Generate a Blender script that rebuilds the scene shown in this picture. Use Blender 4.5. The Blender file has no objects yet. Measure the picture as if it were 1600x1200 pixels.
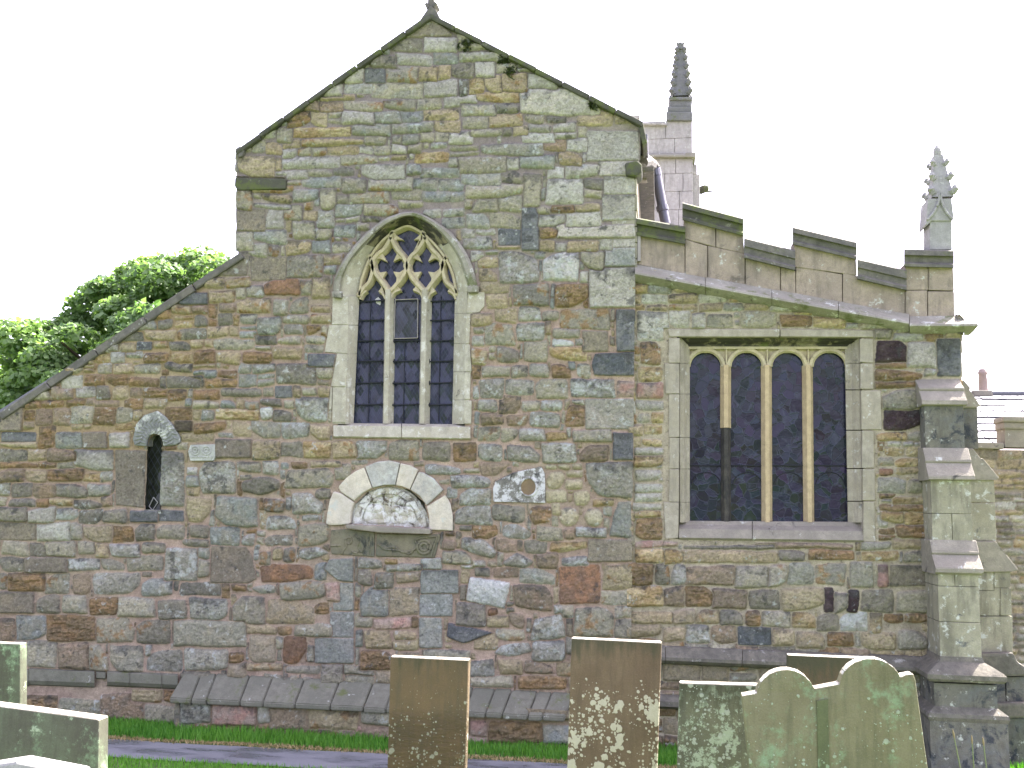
import bpy, bmesh, math, random
import numpy as np
from mathutils import Vector, Matrix
R = math.radians
scene = bpy.context.scene
COL = scene.collection
random.seed(7)
rng = np.random.default_rng(11)

# ------------------------------------------------------------------ camera
F_PX, CX, CY = 1550.0, 800.0, 600.0          # focal length and centre in 1600x1200 photo pixels
YAW, PITCH, ROLL = R(8.5), R(7.0), R(0.9)
DIST = 13.0
Fv = Vector((-math.sin(YAW)*math.cos(PITCH), math.cos(YAW)*math.cos(PITCH), math.sin(PITCH)))
R0 = Vector((math.cos(YAW), math.sin(YAW), 0)); U0 = R0.cross(Fv)
Rv = R0*math.cos(ROLL) + U0*math.sin(ROLL); Uv = U0*math.cos(ROLL) - R0*math.sin(ROLL)
def ray(px, py): return Fv + Rv*((px-CX)/F_PX) + Uv*((CY-py)/F_PX)
_d = ray(600, 1150); EYE = -DIST/_d.y*_d.z
CAM = Vector((0, -DIST, EYE))
def P(px, py, Y=0.0):
    d = ray(px, py); return CAM + d*((Y+DIST)/d.y)
def PG(px, py, z=0.0):
    d = ray(px, py); return CAM + d*((z-EYE)/d.z)
def Q(X, Y, Z):
    v = Vector((X, Y, Z))-CAM; w = v.dot(Fv); return CX+F_PX*v.dot(Rv)/w, CY-F_PX*v.dot(Uv)/w
cd = bpy.data.cameras.new('camera'); cam = bpy.data.objects.new('camera', cd); COL.objects.link(cam)
cd.sensor_width = 36; cd.lens = F_PX/1600*36; cd.clip_end = 2000; cd.clip_start = .05
cam.matrix_world = Matrix(((Rv.x, Uv.x, -Fv.x, CAM.x), (Rv.y, Uv.y, -Fv.y, CAM.y), (Rv.z, Uv.z, -Fv.z, CAM.z), (0, 0, 0, 1)))
scene.camera = cam

# ------------------------------------------------------------------ sky, sun, exposure
SUN_EL, SUN_AZ = R(53), R(40)
w = bpy.data.worlds.new('World'); scene.world = w; w.use_nodes = True
nt = w.node_tree; bg = nt.nodes['Background']
sky = nt.nodes.new('ShaderNodeTexSky'); sky.sky_type = 'NISHITA'; sky.sun_disc = False
sky.sun_elevation = SUN_EL; sky.sun_rotation = SUN_AZ; sky.dust_density = 4.0; sky.air_density = 1.0; sky.ozone_density = 1.0
hs = nt.nodes.new('ShaderNodeHueSaturation'); hs.inputs['Saturation'].default_value = .5
nt.links.new(sky.outputs[0], hs.inputs['Color']); tn = nt.nodes.new('ShaderNodeMix'); tn.data_type = 'RGBA'; tn.blend_type = 'MULTIPLY'; tn.inputs['Factor'].default_value = 1; tn.inputs['B'].default_value = (1.06, .955, 1.13, 1)
nt.links.new(hs.outputs[0], tn.inputs['A']); nt.links.new(tn.outputs['Result'], bg.inputs['Color'])
bg.inputs['Strength'].default_value = 0.14
sl = bpy.data.lights.new('sun', 'SUN'); so = bpy.data.objects.new('sun', sl); COL.objects.link(so)
sl.energy = 4.6; sl.angle = R(.6); sl.color = (1, .95, .87)
tosun = Vector((math.sin(SUN_AZ)*math.cos(SUN_EL), math.cos(SUN_AZ)*math.cos(SUN_EL), math.sin(SUN_EL)))
so.rotation_euler = tosun.to_track_quat('Z', 'Y').to_euler(); so.location = (10, 10, 30)
vs = scene.view_settings; vs.view_transform = 'Standard'; vs.look = 'None'; vs.gamma = 1; vs.exposure = 2.6

# ------------------------------------------------------------------ helpers
def lin(c):
    return tuple((x/255/12.92 if x/255 <= .04045 else ((x/255+.055)/1.055)**2.4) for x in c)
def tag(o, label=None, cat=None, group=None, kind=None):
    for k, v in (('label', label), ('category', cat), ('group', group), ('kind', kind)):
        if v: o[k] = v
    return o
def empty(name, loc=(0, 0, 0)):
    o = bpy.data.objects.new(name, None); COL.objects.link(o); o.location = loc; o.empty_display_size = .2; return o
def link(name, me, mat, parent=None, loc=None, smooth=False):
    o = bpy.data.objects.new(name, me); COL.objects.link(o)
    if mat: me.materials.append(mat)
    if smooth: me.polygons.foreach_set('use_smooth', [True]*len(me.polygons))
    if loc is not None:
        me.transform(Matrix.Translation(-Vector(loc))); o.location = loc
    if parent:
        o.parent = parent
        par = parent; off = Vector((0, 0, 0))
        while par: off += par.location; par = par.parent
        o.location = -off if loc is None else Vector(loc)-off
    return o
class MB:
    def __init__(s): s.bm = bmesh.new()
    def poly(s, pts): return s.bm.faces.new([s.bm.verts.new(p) for p in pts])
    def prism3(s, front, back, bevel=0.0, seg=2, jit=0.0):
        t = bmesh.new(); n = len(front)
        a = [t.verts.new(p) for p in front]; b = [t.verts.new(p) for p in back]
        t.faces.new(a); t.faces.new(b[::-1])
        for i in range(n): t.faces.new((a[i], b[i], b[(i+1) % n], a[(i+1) % n]))
        bmesh.ops.recalc_face_normals(t, faces=t.faces)
        if bevel > 0:
            bmesh.ops.bevel(t, geom=list(t.edges), offset=bevel, segments=seg, affect='EDGES', clamp_overlap=True, profile=.6)
        if jit:
            for v in t.verts: v.co += Vector((random.uniform(-jit, jit), random.uniform(-jit, jit), random.uniform(-jit, jit)))
        s.add(t)
    def add(s, t):
        me = bpy.data.meshes.new('tmp'); t.to_mesh(me); t.free(); s.bm.from_mesh(me); bpy.data.meshes.remove(me)
    def prism(s, pts, Yf, Yb, bevel=.008, seg=2, jit=0.0):
        fr = [P(x, y, Yf) for x, y in pts]
        s.prism3(fr, [Vector((p.x, Yb, p.z)) for p in fr], bevel, seg, jit)
    def box(s, x0, x1, y0, y1, z0, z1, bevel=.006):
        s.prism3([Vector((x0, y0, z0)), Vector((x1, y0, z0)), Vector((x1, y0, z1)), Vector((x0, y0, z1))],
                 [Vector((x0, y1, z0)), Vector((x1, y1, z0)), Vector((x1, y1, z1)), Vector((x0, y1, z1))], bevel)
    def loft(s, curves, closed=False):
        V = [[s.bm.verts.new(p) for p in c] for c in curves]
        for a, b in zip(V, V[1:]):
            m = len(a)
            for i in range(m if closed else m-1):
                j = (i+1) % m
                s.bm.faces.new((a[i], a[j], b[j], b[i]))
    def tube(s, pts, rad, n=8, cap=True):
        pts = [Vector(p) for p in pts]; rings = []
        if not hasattr(rad, '__len__'): rad = [rad]*len(pts)
        for i, p in enumerate(pts):
            t = (pts[min(i+1, len(pts)-1)]-pts[max(i-1, 0)]).normalized()
            a = t.cross(Vector((0, 0, 1)) if abs(t.z) < .9 else Vector((0, 1, 0))).normalized(); b = t.cross(a)
            rings.append([p+(a*math.cos(2*math.pi*k/n)+b*math.sin(2*math.pi*k/n))*rad[i] for k in range(n)])
        s.loft(rings, True)
        if cap: s.poly(rings[0]); s.poly(rings[-1])
    def bar(s, pts, wpx, Yf, Yb, front=.45):
        """moulded stone bar following a pixel polyline on the plane Yf; narrow arris in front, wide behind"""
        n = len(pts); rows = []
        for i in range(n):
            a = Vector(pts[max(i-1, 0)]); b = Vector(pts[min(i+1, n-1)]); t = (b-a).normalized(); nn = Vector((-t.y, t.x)); p = Vector(pts[i])
            row = []
            for k, yy in ((-1, Yb), (-1, Yf*.35+Yb*.65), (-front, Yf), (front, Yf), (1, Yf*.35+Yb*.65), (1, Yb)):
                q = p+nn*(k*wpx/2); c = P(q.x, q.y, Yf); row.append(Vector((c.x, yy, c.z)))
            rows.append(row)
        s.loft(rows, True); s.poly(rows[0]); s.poly(rows[-1])
    def build(s, name, mat, parent=None, smooth=False, loc=None, recalc=True, angle=None):
        if recalc: bmesh.ops.recalc_face_normals(s.bm, faces=s.bm.faces)
        me = bpy.data.meshes.new(name); s.bm.to_mesh(me); s.bm.free()
        o = link(name, me, mat, parent, loc, smooth)
        if angle:
            me.polygons.foreach_set('use_smooth', [True]*len(me.polygons))
            try: me.set_sharp_from_angle(angle=R(angle))
            except Exception: pass
        return o
def crv(pts, n=6):
    """Catmull-Rom through points"""
    pts = [Vector(p) for p in pts]; out = []
    for i in range(len(pts)-1):
        p0 = pts[max(i-1, 0)]; p1 = pts[i]; p2 = pts[i+1]; p3 = pts[min(i+2, len(pts)-1)]
        for k in range(n):
            t = k/n
            out.append(.5*((2*p1)+(p2-p0)*t+(2*p0-5*p1+4*p2-p3)*t*t+(3*p1-p0-3*p2+p3)*t**3))
    out.append(pts[-1]); return [tuple(v) for v in out]

# ------------------------------------------------------------------ materials
def newmat(name):
    m = bpy.data.materials.new(name); m.use_nodes = True; nt = m.node_tree
    return m, nt, nt.nodes['Principled BSDF'], nt.nodes.new, nt.links.new
def nz(nt, co, scale, detail=6, rough=.6, dist=0):
    n = nt.nodes.new('ShaderNodeTexNoise'); n.inputs['Scale'].default_value = scale; n.inputs['Detail'].default_value = detail
    n.inputs['Roughness'].default_value = rough; n.inputs['Distortion'].default_value = dist
    nt.links.new(co, n.inputs['Vector']); return n.outputs['Fac']
def ramp(nt, v, lo, hi):
    n = nt.nodes.new('ShaderNodeMapRange'); n.inputs[1].default_value = lo; n.inputs[2].default_value = hi; n.interpolation_type = 'SMOOTHSTEP'
    nt.links.new(v, n.inputs[0]); return n.outputs[0]
def mix(nt, f, a, b, mode='MIX'):
    n = nt.nodes.new('ShaderNodeMix'); n.data_type = 'RGBA'; n.blend_type = mode; n.clamp_factor = True
    for s, v in ((n.inputs['Factor'], f), (n.inputs['A'], a), (n.inputs['B'], b)):
        if hasattr(v, 'links'): nt.links.new(v, s)
        elif isinstance(v, (int, float)): s.default_value = v
        else: s.default_value = (*v, 1) if len(v) == 3 else v
    return n.outputs['Result']
def mth(nt, op, a, b=0.0):
    n = nt.nodes.new('ShaderNodeMath'); n.operation = op
    for s, v in ((n.inputs[0], a), (n.inputs[1], b)):
        if hasattr(v, 'links'): nt.links.new(v, s)
        else: s.default_value = v
    return n.outputs[0]
def bump(nt, h, bs, strength, dist):
    b = nt.nodes.new('ShaderNodeBump'); b.inputs['Strength'].default_value = strength; b.inputs['Distance'].default_value = dist
    nt.links.new(h, b.inputs['Height']); nt.links.new(b.outputs[0], bs.inputs['Normal']); return b
def coords(nt, stretch=None):
    t = nt.nodes.new('ShaderNodeTexCoord')
    if not stretch: return t.outputs['Object']
    m = nt.nodes.new('ShaderNodeMapping'); m.inputs['Scale'].default_value = stretch
    nt.links.new(t.outputs['Object'], m.inputs['Vector']); return m.outputs[0]

def ashlar(name, col, col2=None, lichen=0.0, lcol=(178, 180, 170), soot=0.0, scol=(52, 52, 50), moss=0.0, rough=.88, bmp=.5, streak=0.0):
    m, nt, bs, N, L = newmat(name); co = coords(nt); st = coords(nt, (1.6, 1.6, .35))
    c1 = lin(col); c2 = lin(col2 or tuple(x*.8 for x in col))
    c = mix(nt, ramp(nt, nz(nt, co, 2.6, 5), .35, .65), c1, c2)
    c = mix(nt, ramp(nt, nz(nt, co, 11, 6, .7), .35, .7), c, tuple(x*.72 for x in c1))
    fine = nz(nt, co, 85, 4, .7)
    c = mix(nt, 1.0, c, mix(nt, fine, (.62, .62, .62), (1.36, 1.36, 1.36)), 'MULTIPLY')
    if streak: c = mix(nt, mth(nt, 'MULTIPLY', ramp(nt, nz(nt, st, 5, 5, .6), .45, .7), streak), c, lin((70, 68, 60)))
    if lichen: c = mix(nt, ramp(nt, nz(nt, co, 7, 9, .75), .62-lichen*.3, .70-lichen*.3), c, lin(lcol))
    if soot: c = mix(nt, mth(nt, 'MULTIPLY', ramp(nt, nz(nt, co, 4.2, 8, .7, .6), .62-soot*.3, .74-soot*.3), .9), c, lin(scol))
    if moss: c = mix(nt, mth(nt, 'MULTIPLY', ramp(nt, nz(nt, co, 3.4, 8, .7), .6-moss*.3, .72-moss*.3), .8), c, lin((86, 94, 52)))
    L(c, bs.inputs['Base Color']); bs.inputs['Roughness'].default_value = rough; bs.inputs['Specular IOR Level'].default_value = .25
    h = mth(nt, 'ADD', mth(nt, 'MULTIPLY', nz(nt, co, 26, 8, .7), .7), mth(nt, 'MULTIPLY', fine, .35))
    bump(nt, h, bs, bmp, .02); return m
def rubble_mat(name):
    m, nt, bs, N, L = newmat(name); co = coords(nt)
    a = N('ShaderNodeAttribute'); a.attribute_name = 'Col'
    fine = nz(nt, co, 70, 5, .75); mid = nz(nt, co, 24, 5, .7)
    c = mix(nt, 1.0, a.outputs['Color'], mix(nt, fine, (.46, .47, .48), (1.55, 1.54, 1.51)), 'MULTIPLY')
    c = mix(nt, 1.0, c, mix(nt, mid, (.62, .62, .62), (1.40, 1.40, 1.40)), 'MULTIPLY')
    pit = ramp(nt, nz(nt, co, 46, 3, .6), .60, .72); c = mix(nt, mth(nt, 'MULTIPLY', pit, .5), c, (.05, .045, .04))
    spk = ramp(nt, nz(nt, co, 58, 2, .5), .66, .76); c = mix(nt, mth(nt, 'MULTIPLY', spk, .35), c, (.5, .5, .48))
    L(c, bs.inputs['Base Color']); bs.inputs['Roughness'].default_value = .92; bs.inputs['Specular IOR Level'].default_value = .2
    h = mth(nt, 'ADD', mth(nt, 'MULTIPLY', nz(nt, co, 40, 8, .75), .8), mth(nt, 'MULTIPLY', fine, .5)); h = mth(nt, 'SUBTRACT', h, mth(nt, 'MULTIPLY', pit, .4))
    bump(nt, h, bs, 1.0, .03); return m
def flat(name, col, rough=.6, metal=0.0, var=.25, scale=20):
    m, nt, bs, N, L = newmat(name); co = coords(nt); c1 = lin(col)
    c = mix(nt, nz(nt, co, scale, 6, .7), tuple(x*(1-var) for x in c1), tuple(x*(1+var) for x in c1))
    L(c, bs.inputs['Base Color']); bs.inputs['Roughness'].default_value = rough; bs.inputs['Metallic'].default_value = metal
    bump(nt, nz(nt, co, scale*3, 5), bs, .25, .01); return m
def glass_mat(name, col, diamond=True):
    m, nt, bs, N, L = newmat(name); co = coords(nt)
    sx = N('ShaderNodeSeparateXYZ'); L(co, sx.inputs[0])
    if diamond:
        a = mth(nt, 'ADD', mth(nt, 'MULTIPLY', sx.outputs['X'], 10.5), mth(nt, 'MULTIPLY', sx.outputs['Z'], 6.6))
        b = mth(nt, 'SUBTRACT', mth(nt, 'MULTIPLY', sx.outputs['X'], 10.5), mth(nt, 'MULTIPLY', sx.outputs['Z'], 6.6))
        def dist(v): return mth(nt, 'ABSOLUTE', mth(nt, 'SUBTRACT', mth(nt, 'FRACT', v), .5))
        line = ramp(nt, mth(nt, 'MAXIMUM', dist(a), dist(b)), .44, .48)
        cell = N('ShaderNodeTexWhiteNoise'); cell.noise_dimensions = '2D'
        cb = N('ShaderNodeCombineXYZ'); L(mth(nt, 'ROUND', a), cb.inputs[0]); L(mth(nt, 'ROUND', b), cb.inputs[1]); L(cb.outputs[0], cell.inputs['Vector']); cf = cell.outputs['Value']
    else:
        v = N('ShaderNodeTexVoronoi'); v.feature = 'DISTANCE_TO_EDGE'; v.inputs['Scale'].default_value = 8.5; v.inputs['Randomness'].default_value = 1
        L(mixv(nt, co), v.inputs['Vector']); line = mth(nt, 'SUBTRACT', 1.0, ramp(nt, v.outputs['Distance'], .02, .06))
        v2 = N('ShaderNodeTexVoronoi'); v2.inputs['Scale'].default_value = 8.5; L(mixv(nt, co), v2.inputs['Vector']); cf = None; cc = v2.outputs['Color']
    c0 = lin(col)
    if cf is not None: c = mix(nt, cf, tuple(x*.75 for x in c0), tuple(x*1.5 for x in c0))
    else:
        c = mix(nt, .3, c0, mix(nt, 1.0, cc, (.03, .035, .045), 'MULTIPLY'))
        c = mix(nt, ramp(nt, nz(nt, co, 5.5, 7, .65, 1.2), .52, .78), c, lin((58, 64, 76)))
    c = mix(nt, mth(nt, 'MULTIPLY', line, .5 if cf is not None else .22), c, lin((72, 78, 92)))
    L(c, bs.inputs['Base Color']); bs.inputs['Roughness'].default_value = .14; bs.inputs['Specular IOR Level'].default_value = .28
    if cf is not None:
        h = mth(nt, 'ADD', line, mth(nt, 'MULTIPLY', nz(nt, co, 14, 4), .8))
    else: h = mth(nt, 'ADD', line, nz(nt, co, 10, 4))
    b = bump(nt, h, bs, .5, .006)
    tc_ = cell.outputs['Color'] if cf is not None else cc
    v1 = N('ShaderNodeVectorMath'); v1.operation = 'SUBTRACT'; L(tc_, v1.inputs[0]); v1.inputs[1].default_value = (.5, .5, .5)
    v2_ = N('ShaderNodeVectorMath'); v2_.operation = 'SCALE'; L(v1.outputs[0], v2_.inputs[0]); v2_.inputs['Scale'].default_value = .28 if cf is not None else .07
    v3 = N('ShaderNodeVectorMath'); v3.operation = 'ADD'; L(v2_.outputs[0], v3.inputs[0]); L(b.outputs[0], v3.inputs[1])
    v4 = N('ShaderNodeVectorMath'); v4.operation = 'NORMALIZE'; L(v3.outputs[0], v4.inputs[0]); L(v4.outputs[0], bs.inputs['Normal']); return m
def mixv(nt, co, amt=.12):
    n = nt.nodes.new('ShaderNodeTexNoise'); n.inputs['Scale'].default_value = 5; nt.links.new(co, n.inputs['Vector'])
    v = nt.nodes.new('ShaderNodeVectorMath'); v.operation = 'SCALE'; nt.links.new(n.outputs['Color'], v.inputs[0]); v.inputs['Scale'].default_value = amt
    a = nt.nodes.new('ShaderNodeVectorMath'); a.operation = 'ADD'; nt.links.new(co, a.inputs[0]); nt.links.new(v.outputs[0], a.inputs[1]); return a.outputs[0]

M = {}
M['rubble'] = rubble_mat('rubble masonry')
M['dress'] = ashlar('dressed window stone', (178, 173, 156), (162, 156, 136), lichen=.25, lcol=(192, 190, 180), soot=.02, streak=.18)
M['dressb'] = ashlar('buff window surround', (164, 157, 141), (150, 143, 124), lichen=.15, lcol=(182, 180, 170), soot=.03, streak=.25)
M['tracery'] = ashlar('tracery stone', (184, 172, 140), (172, 164, 140), soot=.01, streak=.1, bmp=.3)
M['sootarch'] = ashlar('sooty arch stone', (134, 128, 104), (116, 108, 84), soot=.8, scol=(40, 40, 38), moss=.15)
M['mull'] = ashlar('pale mullion stone', (184, 166, 132), (172, 154, 122), soot=.02, bmp=.3)
M['black'] = ashlar('blackened mullion stone', (62, 60, 58), (84, 80, 72), soot=.5, streak=.4)
M['coping'] = ashlar('mossy coping stone', (84, 84, 72), (66, 66, 58), lichen=.1, lcol=(120, 120, 104), moss=.4)
M['parapet'] = ashlar('parapet stone', (160, 147, 130), (142, 131, 118), soot=.08, scol=(96, 90, 80), lichen=.1, streak=.4, bmp=.8)
M['darkcope'] = ashlar('dark weathered coping', (98, 96, 90), (112, 108, 98), moss=.15, lichen=.05, streak=.3)
M['string'] = ashlar('string course stone', (150, 147, 134), (126, 122, 108), lichen=.2, moss=.2, soot=.1)
M['plinth'] = ashlar('plinth coping slabs', (118, 117, 103), (102, 103, 90), lichen=.06, soot=.03, moss=.18)
M['plinthd'] = ashlar('dark plinth moulding', (102, 99, 90), (116, 111, 98), lichen=.14, lcol=(150, 148, 140), streak=.3)
M['butt'] = ashlar('buttress ashlar', (158, 154, 134), (136, 132, 112), lichen=.22, soot=.05, scol=(70, 74, 78), streak=.5)
M['buttd'] = ashlar('dark buttress stone', (112, 109, 98), (98, 100, 98), lichen=.12, soot=.4, scol=(50, 54, 60), streak=.5)
M['weather'] = ashlar('buttress weathering', (146, 140, 126), (126, 121, 110), lichen=.08, soot=.05)
M['tower'] = ashlar('tower ashlar', (172, 168, 162), (158, 154, 150), lichen=.12, streak=.3)
M['pinn'] = ashlar('pale pinnacle stone', (154, 152, 148), (140, 138, 136), lichen=.1, bmp=.3)
M['pinnd'] = ashlar('mossy tower pinnacle', (116, 116, 116), (104, 106, 100), moss=.15)
M['vous'] = ashlar('cream voussoir', (200, 192, 172), (188, 182, 168), lichen=.2, bmp=.35)
M['vousg'] = ashlar('grey voussoir', (168, 168, 160), (182, 176, 160), lichen=.25, bmp=.35)
M['tymp'] = ashlar('tympanum relief stone', (178, 172, 150), (190, 188, 180), lichen=.55, lcol=(204, 204, 198), soot=.34, scol=(66, 56, 44), bmp=1.0)
M['relief'] = ashlar('green stained relief', (124, 119, 98), (96, 98, 86), soot=.3, scol=(56, 60, 56), moss=.15)
M['lanc'] = ashlar('grey carved head stone', (140, 142, 136), (118, 122, 116), lichen=.4, soot=.15, bmp=.8)
M['slabl'] = ashlar('brown lancet jamb', (116, 108, 90), (100, 96, 84), moss=.12)
M['slabr'] = ashlar('crusted lancet jamb', (122, 122, 114), (100, 102, 96), lichen=.35, soot=.25, bmp=1.0)
M['pocket'] = ashlar('lichened socket stone', (120, 118, 110), (140, 138, 130), lichen=.55, lcol=(192, 192, 190), soot=.3, bmp=.8)
M['ochre'] = ashlar('ochre hollow', (132, 114, 88), (112, 98, 78))
M['carv'] = ashlar('carved white block', (170, 172, 164), (150, 152, 142), lichen=.4)
M['glass'] = glass_mat('leaded diamond glass', (40, 43, 58))
M['glassy'] = glass_mat('mossy leaded glass', (44, 48, 40))
M['stained'] = glass_mat('dark stained glass', (28, 31, 46), False)
M['guard'] = glass_mat('wire guarded glass', (48, 50, 56))
M['iron'] = flat('iron bar', (44, 46, 52), .6, .6)
M['pframe'] = flat('grey casement frame', (140, 134, 128), .6)
M['lead'] = flat('white lead came', (170, 170, 165), .6)
M['pipe'] = flat('grey drain pipe', (88, 88, 94), .4, .3)
M['core'] = flat('plain wall core', (140, 130, 112), .9)
M['slate'] = flat('roof slate', (96, 96, 102), .5, 0, .35, 6)
M['pot'] = flat('chimney pot clay', (140, 124, 116), .8)
# ------------------------------------------------------------------ rubble walls: every stone is real relief
T_ = [rng.random((256, 256)).astype(np.float32) for _ in range(8)]
def vn(u, v, s=0):
    iu = np.floor(u).astype(np.int64); iv = np.floor(v).astype(np.int64); fu = u-iu; fv = v-iv
    fu = fu*fu*(3-2*fu); fv = fv*fv*(3-2*fv); T = T_[s % 8]; o = s*37
    a = T[(iu+o) & 255, iv & 255]; b = T[(iu+1+o) & 255, iv & 255]; c = T[(iu+o) & 255, (iv+1) & 255]; d = T[(iu+1+o) & 255, (iv+1) & 255]
    return (a*(1-fu)+b*fu)*(1-fv)+(c*(1-fu)+d*fu)*fv
def fbm(u, v, o=4, s=0, g=.5):
    r = 0; a = 1; t = 0
    for i in range(o): r = r+a*vn(u*2**i, v*2**i, s+i); t += a; a *= g
    return r/t
def sst(x, a, b):
    t = np.clip((x-a)/(b-a), 0, 1); return t*t*(3-2*t)
PPM = F_PX/DIST
# code: colour, second colours, roughness (cm), bedding, sharpness radius (cm), dark crust, white lichen
PAL = {
 'g': ((143, 139, 121), (152, 146, 122), .5, 0, 1.4, .10, .16), 'G': ((134, 138, 130), (144, 142, 126), .5, 0, 1.4, .10, .22),
 'b': ((162, 148, 114), (152, 139, 108), .6, .4, 1.3, .08, .08), 'y': ((170, 155, 112), (152, 130, 86), .7, .7, 1.2, .04, .10),
 'o': ((149, 122, 82), (128, 110, 80), .8, .9, 1.3, .16, .05), 'r': ((142, 124, 99), (130, 117, 96), .5, .3, 1.3, .16, .05),
 'R': ((144, 108, 76), (124, 98, 76), .5, .2, 1.5, .12, .0), 'q': ((142, 143, 134), (132, 136, 128), .35, 0, .7, .05, .15),
 'Q': ((165, 160, 145), (150, 147, 133), .35, .1, .7, .07, .12),
 'd': ((118, 114, 100), (130, 125, 107), .6, 0, 1.4, .30, .14),
 'D': ((94, 98, 101), (112, 114, 112), .4, 0, .8, .25, .14), 'w': ((150, 149, 138), (138, 135, 119), .7, 0, 1.4, .24, .45),
 'W': ((190, 190, 182), (172, 170, 160), .6, 0, 1.2, .10, .75), 'p': ((166, 163, 150), (152, 149, 134), .4, .1, 1.0, .05, .15),
 'k': ((132, 123, 104), (122, 114, 98), .25, 0, .6, .08, .04), 'P': ((66, 53, 56), (84, 72, 70), .7, 0, 1.0, .4, .06),
 'n': ((166, 130, 116), (160, 140, 124), .4, .2, 1.2, .02, .04), 't': ((150, 135, 106), (142, 132, 110), .45, 0, 1.2, .04, .05),
 'h': ((84, 76, 62), (70, 62, 52), .3, 0, .8, .1, 0), 'Y': ((168, 160, 128), (160, 150, 116), .2, 0, 1.8, .02, .04),
}
def desat(c, k=.82):
    c = np.array(c, np.float32); g = float(c @ np.array((.3, .59, .11))); return g+(c-g)*k
Z_UP = P(680, 470, 0).z
class Wall:
    def __init__(s, name, px0, py0, px1, py1, Y, step, mort, seed):
        s.name, s.Y, s.step = name, Y, step; s.seed = seed
        cs = [P(x, y, Y) for x in (px0, px1) for y in (py0, py1)]
        s.x0 = min(c.x for c in cs); s.z0 = min(c.z for c in cs); x1 = max(c.x for c in cs); z1 = max(c.z for c in cs)
        s.nx = int((x1-s.x0)/step)+1; s.nz = int((z1-s.z0)/step)+1
        s.U, s.V = np.meshgrid(s.x0+np.arange(s.nx)*step, s.z0+np.arange(s.nz)*step)
        s.U = s.U.astype(np.float32); s.V = s.V.astype(np.float32)
        s.D = np.full(s.U.shape, 1.0, np.float32)
        U, V = s.U, s.V
        s.Uw = U+.022*(fbm(U*9, V*9, 3, seed)-.5)+.05*(fbm(U*2, V*2, 2, seed+2)-.5)
        s.Vw = V+.022*(fbm(U*9+40, V*9, 3, seed+1)-.5)+.05*(fbm(U*1.6+9, V*3, 2, seed+3)-.5)
        s.n1 = fbm(U*16, V*16, 5, seed+1, .6); s.n2 = fbm(U*7, V*7, 4, seed+4, .6); s.nb = fbm(s.Uw*7+3*s.n2, s.Vw*26+2.4*s.n2, 4, seed+5, .62); s.nl = fbm(U*12+5, V*12, 5, seed+3, .68)
        s.nd = fbm(U*10+31, V*10+7, 5, seed+6, .66); s.n3 = fbm(U*42, V*48, 2, seed+2, .6); s.nL = fbm(U*.9, V*.9, 3, seed+7)
        s.H = (.009*(s.n2-.5)+.008*(s.n1-.5)).astype(np.float32)
        mc = np.array(lin(mort), np.float32)
        s.C = mc[None, None, :]*(0.72+.55*s.n2+.25*(s.n1-.5)*2)[..., None]
        up = sst(-(V-Z_UP), -.9, .5)[..., None]; mu = np.array(lin((138, 128, 124)), np.float32)
        if Y == 0: s.C = s.C*up+(1-up)*mu*(.75+.5*s.n2[..., None])
        if Y == 0:
            lf = sst(-(U-P(330, 600, 0).x), -.4, .5)*sst(V-P(330, 740, 0).z, -.3, .5); lf = lf[..., None]
            s.C = s.C*(1-lf)+lf*np.array(lin((158, 140, 110)), np.float32)*(.72+.55*s.n2[..., None])
        pale = sst(s.nL+.4*(s.n2-.5), .5, .66)[..., None]
        s.C = s.C*(1-.3*pale)+np.array(lin((158, 150, 128)), np.float32)*.3*pale*(0.7+.6*s.n2[..., None])
    def stone(s, quad, code, gap=.006, prot=None, rnd=None, rot=0):
        q = np.array(quad, np.float32)
        m = .05
        i0 = max(int((q[:, 0].min()-m-s.x0)/s.step), 0); i1 = min(int((q[:, 0].max()+m-s.x0)/s.step)+2, s.nx)
        j0 = max(int((q[:, 1].min()-m-s.z0)/s.step), 0); j1 = min(int((q[:, 1].max()+m-s.z0)/s.step)+2, s.nz)
        if i1-i0 < 2 or j1-j0 < 2: return
        sl = (slice(j0, j1), slice(i0, i1))
        col, col2, rough, bed, rad, crust, lich = PAL[code]
        u, v = s.Uw[sl], s.Vw[sl]
        if rad < .9: u = .4*u+.6*s.U[sl]; v = .4*v+.6*s.V[sl]
        r = (rnd if rnd is not None else rad)*.01*random.uniform(.7, 1.5)
        size = min(np.ptp(q[:, 0]), np.ptp(q[:, 1])); r = min(r, size*.13)
        acc = 0
        # orientation
        A = sum(q[k][0]*q[(k+1) % len(q)][1]-q[(k+1) % len(q)][0]*q[k][1] for k in range(len(q)))
        if A < 0: q = q[::-1]
        for k in range(len(q)):
            a, b = q[k], q[(k+1) % len(q)]; e = b-a; L = math.hypot(*e)+1e-6
            dd = ((u-a[0])*e[1]-(v-a[1])*e[0])/L
            acc = acc+np.exp(np.clip(dd/r, -30, 30))
        d = r*np.log(acc)
        d = np.maximum(d, gap-s.D[sl]) if gap else d
        msk = d < 0
        if msk.sum() < 6: return
        s.D[sl] = np.minimum(s.D[sl], d)
        Hh = (prot if prot is not None else random.uniform(.016, .054)); bev = random.uniform(.006, .018)
        if rad < .9: bev = .005
        prof = 1-np.exp(np.minimum(d, 0)/bev)
        cx, cz = q[:, 0].mean(), q[:, 1].mean()
        tilt = random.uniform(-.03, .03)*(s.U[sl]-cx)+random.uniform(-.05, .03)*(s.V[sl]-cz)
        dome = random.uniform(.004, .030)*(1-np.exp(np.minimum(d, 0)/.05)) if rad >= .9 else 0
        relief = rough*.045*(s.n1[sl]-.5)+rough*.03*(s.n2[sl]-.5)+bed*.06*(s.nb[sl]-.55)+rough*.028*(s.n3[sl]-.5)
        hh = Hh*prof+(dome+tilt+relief)*(1-np.exp(np.minimum(d, 0)/.02))
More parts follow.
